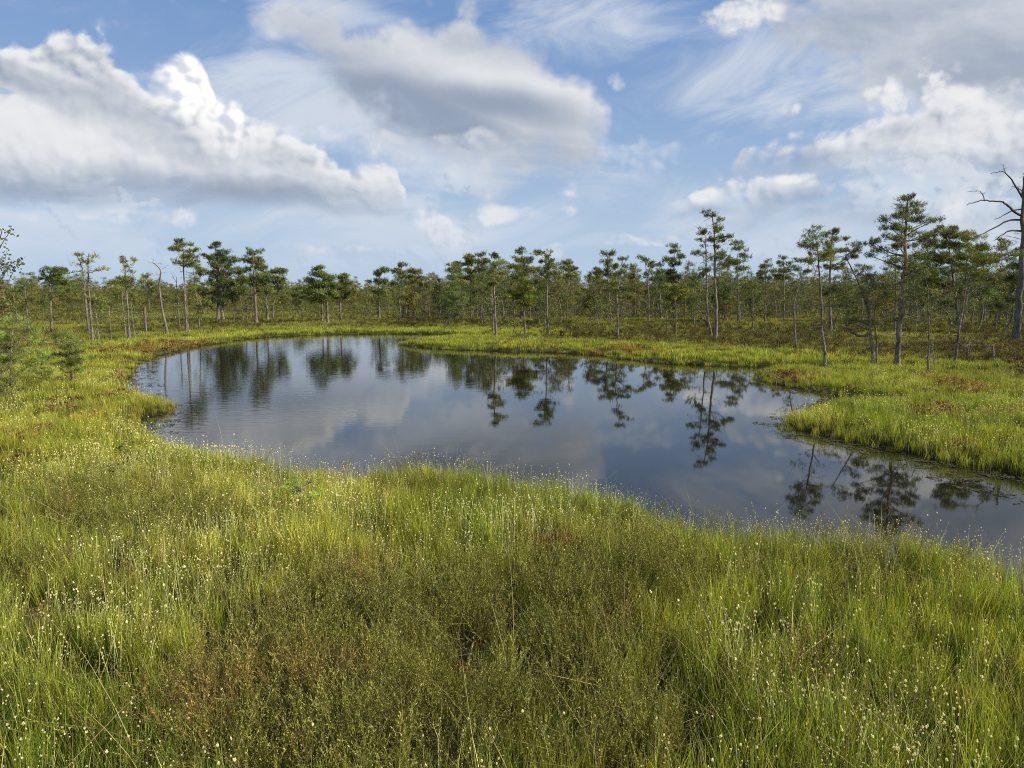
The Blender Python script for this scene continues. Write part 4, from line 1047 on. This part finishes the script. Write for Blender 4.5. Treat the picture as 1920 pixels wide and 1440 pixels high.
hero('pine at the right edge mostly hidden behind the dead giant', [(1962, 628), (1960, 560), (1955, 500), (1950, 440)], 4.0, [(1908, 472, 13, 9), (1898, 487, 10, 6), (1925, 500, 24, 9), (1896, 521, 22, 8), (1930, 535, 30, 9), (1950, 450, 24, 9), (1975, 470, 30, 10), (1880, 575, 18, 5), (1900, 560, 16, 6), (1960, 520, 34, 10), (1950, 480, 20, 10)], bare=16, dens=1.1, D=36)
hero('giant dead pine with long bare arching branches at the right edge', [(1906, 632), (1909, 590), (1914, 520), (1917, 450), (1918, 400), (1921, 350), (1921, 322)], 7.4, (), dead=True, kind='dead_pine', cat='dead tree', topr=.2, bare=16, bare_range=(.5, 1), orange=.1, tone=.62,  # low tone paints its shaded look against the sky into the wood
     boughs=[([(1917, 405), (1903, 398), (1890, 385), (1875, 378), (1850, 376), (1830, 379), (1814, 384)], 2.4), ([(1846, 377), (1843, 366), (1835, 358), (1815, 360)], 1.0), ([(1918, 372), (1905, 350), (1893, 332), (1880, 321), (1858, 326)], 1.8), ([(1887, 327), (1882, 316), (1882, 307)], .8),
             ([(1915, 412), (1890, 414), (1860, 430), (1840, 440), (1822, 450)], 1.9), ([(1915, 433), (1895, 433), (1880, 440), (1866, 450)], 1.9), ([(1916, 392), (1895, 396), (1880, 405), (1864, 412)], 1.4), ([(1915, 478), (1900, 479), (1878, 478)], 2.0), ([(1921, 352), (1935, 345), (1950, 350)], 1.6), ([(1914, 540), (1900, 548), (1890, 562)], 1.8), ([(1918, 360), (1908, 352), (1896, 350)], 1.0)])
hero('small forked dead stem left of the bent dead stump', [(1816, 664), (1816, 642), (1822, 628), (1826, 608)], 1.8, bare=5, dead=True, kind='dead_snag', cat='dead tree', boughs=[([(1817, 645), (1811, 650), (1805, 647)], .8), ([(1820, 635), (1832, 640), (1842, 641)], .6)])
hero('bent dead stump like a hook in the sedge of the right bank', [(1862, 671), (1862, 655), (1860, 646)], 2.4, bare=0, dead=True, kind='dead_stump', cat='dead stump', topr=.8, boughs=[([(1861, 647), (1850, 654), (1840, 663)], 1.8)])
hero('wiry dead twig standing right of the bent dead stump', [(1901, 673), (1903, 660), (1895, 650), (1888, 643)], 1.2, bare=5, dead=True, kind='dead_snag', cat='dead tree')
hero('short bleached stick poking out of the orange moss on the far bank', [(1252, 662), (1260, 657), (1269, 653)], 1.2, bare=1, dead=True, kind='dead_stick', cat='stick', D=24)
# --- left foreground
hero('young bushy pine with fresh bright green shoots at the left edge', [(22, 735), (20, 690), (22, 640), (25, 600)], 3.0, [(22, 600, 18, 9, .7), (48, 608, 15, 8, .7), (5, 615, 24, 10, .7), (30, 628, 28, 10, .7), (58, 636, 18, 8, .7), (0, 645, 32, 12, .7), (40, 655, 34, 10, .6), (10, 680, 40, 12, .6), (50, 690, 30, 10, .5), (0, 710, 40, 12, .5)], D=12.5, nl=.055, nw=.006, bare=34, col=(1.45, 1.55, 1.4), dens=1.8, bare_range=(.1, .8))
hero('knee-high pine sapling with several tiers on the left bank', [(133, 712), (132, 680), (130, 650), (127, 628)], 1.6, [(126, 630, 12, 6), (112, 637, 12, 6), (140, 640, 12, 5), (128, 650, 22, 6), (150, 656, 10, 5), (125, 664, 24, 6), (145, 674, 20, 6), (125, 682, 24, 6), (140, 692, 22, 5)], nl=.048, nw=.006, bare=18, col=(1.25, 1.35, 1.2), dens=2.2)
hero('low wispy pine scrub between the bushy pine and the tiered sapling', [(78, 716), (78, 690), (80, 665)], 1.4, [(75, 662, 20, 8, .7), (92, 672, 16, 7, .7), (62, 678, 22, 8, .7), (80, 690, 30, 9, .6), (95, 700, 24, 8, .5)], D=14, nl=.05, nw=.006, bare=20, col=(1.4, 1.5, 1.3), dens=1.6, bare_range=(0, .9))
hero('greyish half-dead pine scrub at the very left edge above the grass', [(-12, 745), (-8, 710), (0, 680)], 2.0, [(-5, 672, 26, 10, .6), (18, 690, 24, 9, .6), (-10, 705, 34, 10, .6), (30, 712, 24, 8, .5), (5, 728, 36, 9, .5)], D=11.5, nl=.05, nw=.005, bare=44, col=(1.3, 1.25, 1.2), dens=1.4, bare_range=(0, 1))
hero('bare leaning stem behind the young bushy pine at far left', [(54, 620), (50, 580), (47, 545), (47, 522)], 2.0, [(48, 528, 9, 5, .35)], bare=20, bare_range=(.4, 1), orange=0)
hero('thin slanting bare stem left edge, rising over the young pine', [(34, 615), (30, 580), (24, 550)], 1.6, [(22, 548, 12, 6, .5)], bare=14)
hero('fallen grey branch lying low across the left bank', [(-20, 640), (30, 640), (60, 641), (100, 644), (125, 645)], 2.0, bare=12, dead=True, kind='fallen_branch', cat='branch', D=13.5, bare_range=(0, 1))

# ------------------------------------------------------------------ leafy plants
def leaf_plant(label, pts, D, twig_list, leaf, col, seed, n_leaf, kind='birch_sapling', cat='sapling', rs=.004):
    rg = np.random.default_rng(seed)
    b = atY(*pts[0], D); base = np.array([b[0], D, gz1(b[0], D) - .02])
    TP = [np.zeros(3)] + [atY(x_, y_, D + .02 * i) - base for i, (x_, y_) in enumerate(pts[1:])]
    T_ = spline(TP, 4)
    tv, tf = tube(T_, rs * np.linspace(1, .35, len(T_)), 5)
    ms = {'trunk': mesh('trunk', tv, tf, M_BARK, tint=np.full((len(tv), 3), .9), smooth=True), 'bough': []}
    lines = [T_]
    for tw in twig_list:
        B = spline([atY(x_, y_, D + rg.normal() * .04) - base for x_, y_ in tw], 4); lines.append(B)
        v, f = tube(B, rs * .5 * np.linspace(1, .3, len(B)), 4); ms['bough'].append(mesh('bough', v, f, M_BARK, tint=np.full((len(v), 3), .9)))
    Vs, Fs, Tn = [], [], []
    for i in range(n_leaf):
        Ln = lines[rg.integers(0, len(lines)) if len(lines) > 1 else 0]
        j = rg.integers(len(Ln) // 3, len(Ln)); c = Ln[j] + rg.normal(size=3) * leaf * .8
        d = rg.normal(size=3); d[2] *= .6; d /= np.linalg.norm(d); w = np.cross(d, rg.normal(size=3)); w /= np.linalg.norm(w); nn = np.cross(d, w)
        s = leaf * rg.uniform(.7, 1.2); o_ = len(Vs); q = rg.uniform(.7, 1.3)
        prof = [(0, 0), (.3, .34), (.62, .36), (1, 0), (.62, -.36), (.3, -.34)]
        for a, bb in prof: Vs.append(c + d * s * a + w * s * bb + nn * s * (.12 * abs(bb) - .15 * a * a))
        Fs += [(o_, o_ + 1, o_ + 2), (o_, o_ + 2, o_ + 3), (o_, o_ + 3, o_ + 4), (o_, o_ + 4, o_ + 5)]; Tn += [tuple(k * q for k in col)] * 6
    e = put_tree(kind, ms, base, label, cat)
    obj('foliage', mesh('foliage', np.array(Vs), np.array(Fs), M_LEAF, tint=np.array(Tn)), e)
    return e
leaf_plant('young birch with sparse small leaves reaching in at the left edge', [(-40, 760), (-30, 640), (-15, 540), (-5, 470), (4, 432)], 11,
           [[(-28, 620), (0, 560), (30, 500), (40, 490)], [(-18, 550), (5, 520), (20, 495), (38, 488)], [(-10, 510), (10, 500), (25, 502)], [(-8, 480), (8, 450), (22, 430)], [(-22, 580), (0, 545), (12, 470)], [(-25, 600), (5, 570), (22, 560)], [(-20, 560), (-2, 500), (4, 480)]], .045, (.17, .20, .08), 3, 260, kind='birch_tree', cat='birch', rs=.018)
leaf_plant('dark-leaved sapling standing in the sedge at left', [(215, 935), (222, 900), (232, 860), (245, 812)], 6.3, [[(222, 900), (212, 890), (208, 872)], [(228, 875), (240, 862), (246, 850)], [(218, 915), (230, 905), (238, 893)], [(236, 845), (228, 838), (222, 835)]], .028, (.05, .085, .03), 5, 62, rs=.0035)
leaf_plant('tiny dark leafy sprig right of the dark-leaved sapling', [(290, 975), (296, 955), (304, 925)], 5.3, [[(296, 955), (302, 948), (306, 940)], [(293, 965), (288, 955), (286, 950)]], .016, (.05, .075, .025), 6, 30, rs=.0025)
hero('little pine seedling with long soft needles among the near sedge', [(560, 985), (560, 955), (565, 925), (572, 900)], 2.6, [(545, 905, 20, 8), (580, 900, 14, 7), (520, 930, 22, 8), (600, 928, 18, 8), (555, 925, 24, 8), (570, 950, 30, 8)], D=5.4, nl=.038, nw=.0024, k=16, bare=0, col=(2.1, 2.5, 1.6), dens=.32, orange=0, flat=.8)

# ------------------------------------------------------------------ the stand behind: copies of a set of bog pines
def proc_pine(seed, H, style):
    rg = np.random.default_rng(seed)
    lean = rg.normal(size=2) * .075 * H
    T_ = [np.zeros(3)] + [np.array([lean[0] * q ** 1.5 + rg.normal() * .09, lean[1] * q ** 1.5 + rg.normal() * .09, H * q]) for q in (.25, .5, .75, 1)]
    pads = []
    if style == 'flat': cb, prof = .58, lambda q: .75 + .45 * math.sin(math.pi * q)
    elif style == 'cone': cb, prof = .40, lambda q: 1.15 * (1 - q) + .28
    elif style == 'dense': cb, prof = .33, lambda q: 1.25 * math.sin(math.pi * min(1, q * .8 + .25)) + .2
    else: cb, prof = .45, lambda q: .62 + .3 * math.sin(math.pi * q)
    n = {'flat': 9, 'cone': 11, 'dense': 17, 'thin': 8}[style]
    for i in range(n):
        q = (i + rg.uniform(.2, .8)) / n; z = H * (cb + (1 - cb) * q); Rr = prof(q) * H / 7 * 1.05
        a = i * 2.4 + rg.normal() * .5; rr_ = Rr * rg.uniform(.3, .95)
        rx = Rr * rg.uniform(.42, .68)
        ax = np.interp(z, [p[2] for p in T_], [p[0] for p in T_]); ay = np.interp(z, [p[2] for p in T_], [p[1] for p in T_])
        pads.append((np.array([ax + rr_ * math.cos(a), ay + rr_ * math.sin(a), z]), (rx, rx, rx * .34), rg.uniform(.7, 1.2)))
    pads.append((T_[-1] + [0, 0, -.1], (.3 * H / 7, .3 * H / 7, .28 * H / 7), 1.2))
    c = np.array([1, 1, 1]) * (1 + .12 * rg.normal()) * np.array([1 + .15 * rg.normal(), 1, 1])
    return build_tree(pine_parts(T_, .0100 * H + .010, pads, rg, dens=.62 if style != 'dense' else .9, nl=.16, nw=.024, k=7, col=c, bare=38, sides=5, bare_range=(.12, .85), orange=.5 * rg.uniform()), rg, False, twr=.011)
PV = [proc_pine(100 + i, H, s) for i, (H, s) in enumerate([(6.2, 'flat'), (5.6, 'thin'), (6.6, 'flat'), (4.6, 'cone'), (5.2, 'dense'), (6.0, 'thin'), (4.0, 'dense'), (5.6, 'cone'), (3.4, 'thin'), (5.0, 'flat'), (2.6, 'dense'), (4.4, 'thin'), (5.8, 'thin'), (5.0, 'dense'), (6.4, 'cone'), (3.8, 'flat'), (4.8, 'thin'), (2.2, 'thin')])]
STY = ['flat-topped', 'thin airy', 'flat-topped tall', 'cone-shaped', 'dense round', 'thin tall', 'dense bushy', 'tall cone-shaped', 'thin short', 'flat-crowned short', 'small bushy', 'thin small', 'lean straggly', 'stout round', 'spire-shaped', 'low flat-topped', 'sparse straggly', 'stunted thin']
PH = [6.2, 5.6, 6.6, 4.6, 5.2, 6.0, 4.0, 5.6, 3.4, 5.0, 2.6, 4.4, 5.8, 5.0, 6.4, 3.8, 4.8, 2.2]
pr = np.random.default_rng(99)
def stand(n, x0, x1, D0, D1, hs, label, group, top=None, minpx=5):
    """n pines between picture columns x0..x1 at distances D0..D1"""
    used = []; tries = 0
    while len(used) < n and tries < n * 120:
        tries += 1
        D = D0 * (D1 / D0) ** pr.uniform(); px = pr.uniform(x0, x1); X_ = (px - 960) / F * D
        if float(shore([X_], [D])[0]) < 1.2: continue
        if any(abs(px - u[0]) < minpx and abs(D - u[1]) < 6 for u in used): continue
        if vnoise(np.array([px / 34.0]), np.array([D / 9.0]), 3)[0] < pr.uniform(.15, .6): continue
        i = int(pr.integers(0, len(PV))); H = PH[i]; want = pr.uniform(*hs); s = want / H
        if s < .6 or s > 1.45: continue
        if top is not None:
            yt = 560 - (want + .15 - CAMZ) * F / D
            lim = np.interp(px, [q[0] for q in top], [q[1] for q in top])
            if yt < lim: continue
        used.append((px, D))
        put_tree('pine_tree', PV[i], (X_, D, gz1(X_, D) - .05), STY[i] + ' pine, ' + label, 'pine tree', group + ', ' + STY[i] + ' ones', rz=pr.uniform(0, 6.28), sc=s)
TOPC = [(660, 545), (690, 540), (740, 515), (800, 520), (850, 500), (900, 490), (960, 490), (1050, 490), (1110, 520), (1160, 500), (1200, 500), (1260, 500), (1330, 480), (1400, 500), (1440, 510), (1500, 495), (1600, 470), (1700, 440), (1900, 450), (2200, 430)]
stand(26, 680, 870, 47, 90, (2.6, 5.6), 'one of many crowding the left half of the middle stand', 'pines of the middle stand, left half', TOPC)
stand(74, 840, 1120, 44, 92, (3.0, 6.4), 'one of many crowding the middle stand beyond the spit', 'pines of the middle stand beyond the spit', TOPC, 4)
stand(62, 1110, 1420, 42, 95, (2.6, 6.0), 'one of many behind and beside the tallest pine', 'pines around the tallest pine', TOPC, 4)
stand(56, 1400, 1960, 36, 90, (2.8, 6.4), 'one of many in the dark stand behind the right bank', 'pines behind the right bank', TOPC, 6)
stand(14, 1960, 2250, 22, 70, (3.5, 6.4), 'past the right edge of the view behind the right bank', 'pines behind the right bank', TOPC, 8)
TOPL = [(-300, 500), (0, 535), (200, 545), (390, 540), (540, 545), (560, 548), (700, 540)]
stand(36, -100, 400, 58, 130, (2.4, 5.2), 'one of many low ones scattered over the open bog at far left', 'low pines of the open bog at left', TOPL, 5)
stand(26, 380, 700, 60, 125, (2.2, 4.6), 'one of many low ones beyond the head of the pool', 'low pines beyond the head of the pool', TOPL, 5)
stand(6, 420, 540, 52, 62, (2.6, 4.6), 'under the dense crowns left of the gap in the stand', 'slim pines under the dense left crowns', None, 6)

# far-off wood that reads as one mass
FW = coll('far_wood')
for i, (H, s_) in enumerate([(6, 'dense'), (5, 'cone'), (5.5, 'flat'), (4.5, 'dense')]):
    rg = np.random.default_rng(300 + i)
    ms = proc_pine(300 + i, H, s_)
    n_ = len(ms['crown'].vertices)
    o = bpy.data.objects.new('far_pine_crown', ms['crown']); FW.objects.link(o)
n = 9000
a = pr.uniform(-R(48), R(48), n); r = 105 * (900 / 105) ** pr.uniform(size=n)
x, y = r * np.sin(a), r * np.cos(a)
k = fbm(x * .02, y * .02, 77, 3) > .30; x, y = x[k], y[k]; n = len(x)
s = pr.uniform(.5, .95, n) * (1 + .25 * sst(np.hypot(x, y), 200, 600))
gn_scatter('distant_wood', FW, np.stack([x, y, np.full(n, .1)], 1), np.stack([np.zeros(n), np.zeros(n), pr.uniform(0, 6.28, n)], 1), np.stack([s, s, s], 1), np.ones((n, 3)), 'distant pine wood closing the horizon as one dark green line')

# thin pines further back in the stand, past the limit of single ones
def whole(ms):
    V, Fc, T, mi, o_ = [], [], [], [], 0
    for me, k in ((ms['trunk'], 0), (ms['crown'], None)):
        me.calc_loop_triangles()
        n_ = len(me.vertices); v = np.empty(n_ * 3, np.float32); me.vertices.foreach_get('co', v)
        c = np.empty(n_ * 4, np.float32); me.attributes['tint'].data.foreach_get('color', c)
        m_ = len(me.loop_triangles); f = np.empty(m_ * 3, np.int32); me.loop_triangles.foreach_get('vertices', f)
        q = np.zeros(m_, np.int32)
        if k is None: me.loop_triangles.foreach_get('material_index', q)
        V.append(v.reshape(-1, 3)); Fc.append(f.reshape(-1, 3) + o_); T.append(c.reshape(-1, 4)[:, :3]); mi.append(q); o_ += n_
    return mesh('thicket_pine', np.vstack(V), np.vstack(Fc), [M_BARK, M_NEEDLE], np.concatenate(mi), np.vstack(T))
TH_ = coll('thicket')
for i in (1, 5, 8, 11, 12, 16, 10): TH_.objects.link(bpy.data.objects.new('thicket_pine', whole(PV[i])))
n = 1900
a = pr.uniform(R(-7), R(46), n); r = 62 * (135 / 62) ** pr.uniform(size=n)
x, y = r * np.sin(a), r * np.cos(a)
k = (shore(x, y) > 2) & (fbm(x * .07, y * .05, 177, 3) > .47); x, y = x[k], y[k]; n = len(x)
s = pr.uniform(.45, .86, n)
gn_scatter('pine_thicket', TH_, np.stack([x, y, np.full(n, .1)], 1), np.stack([pr.normal(size=n) * .04, pr.normal(size=n) * .04, pr.uniform(0, 6.28, n)], 1), np.stack([s, s, s], 1), np.ones((n, 3)), 'thicket of thin pines far back in the stand beyond the pool')
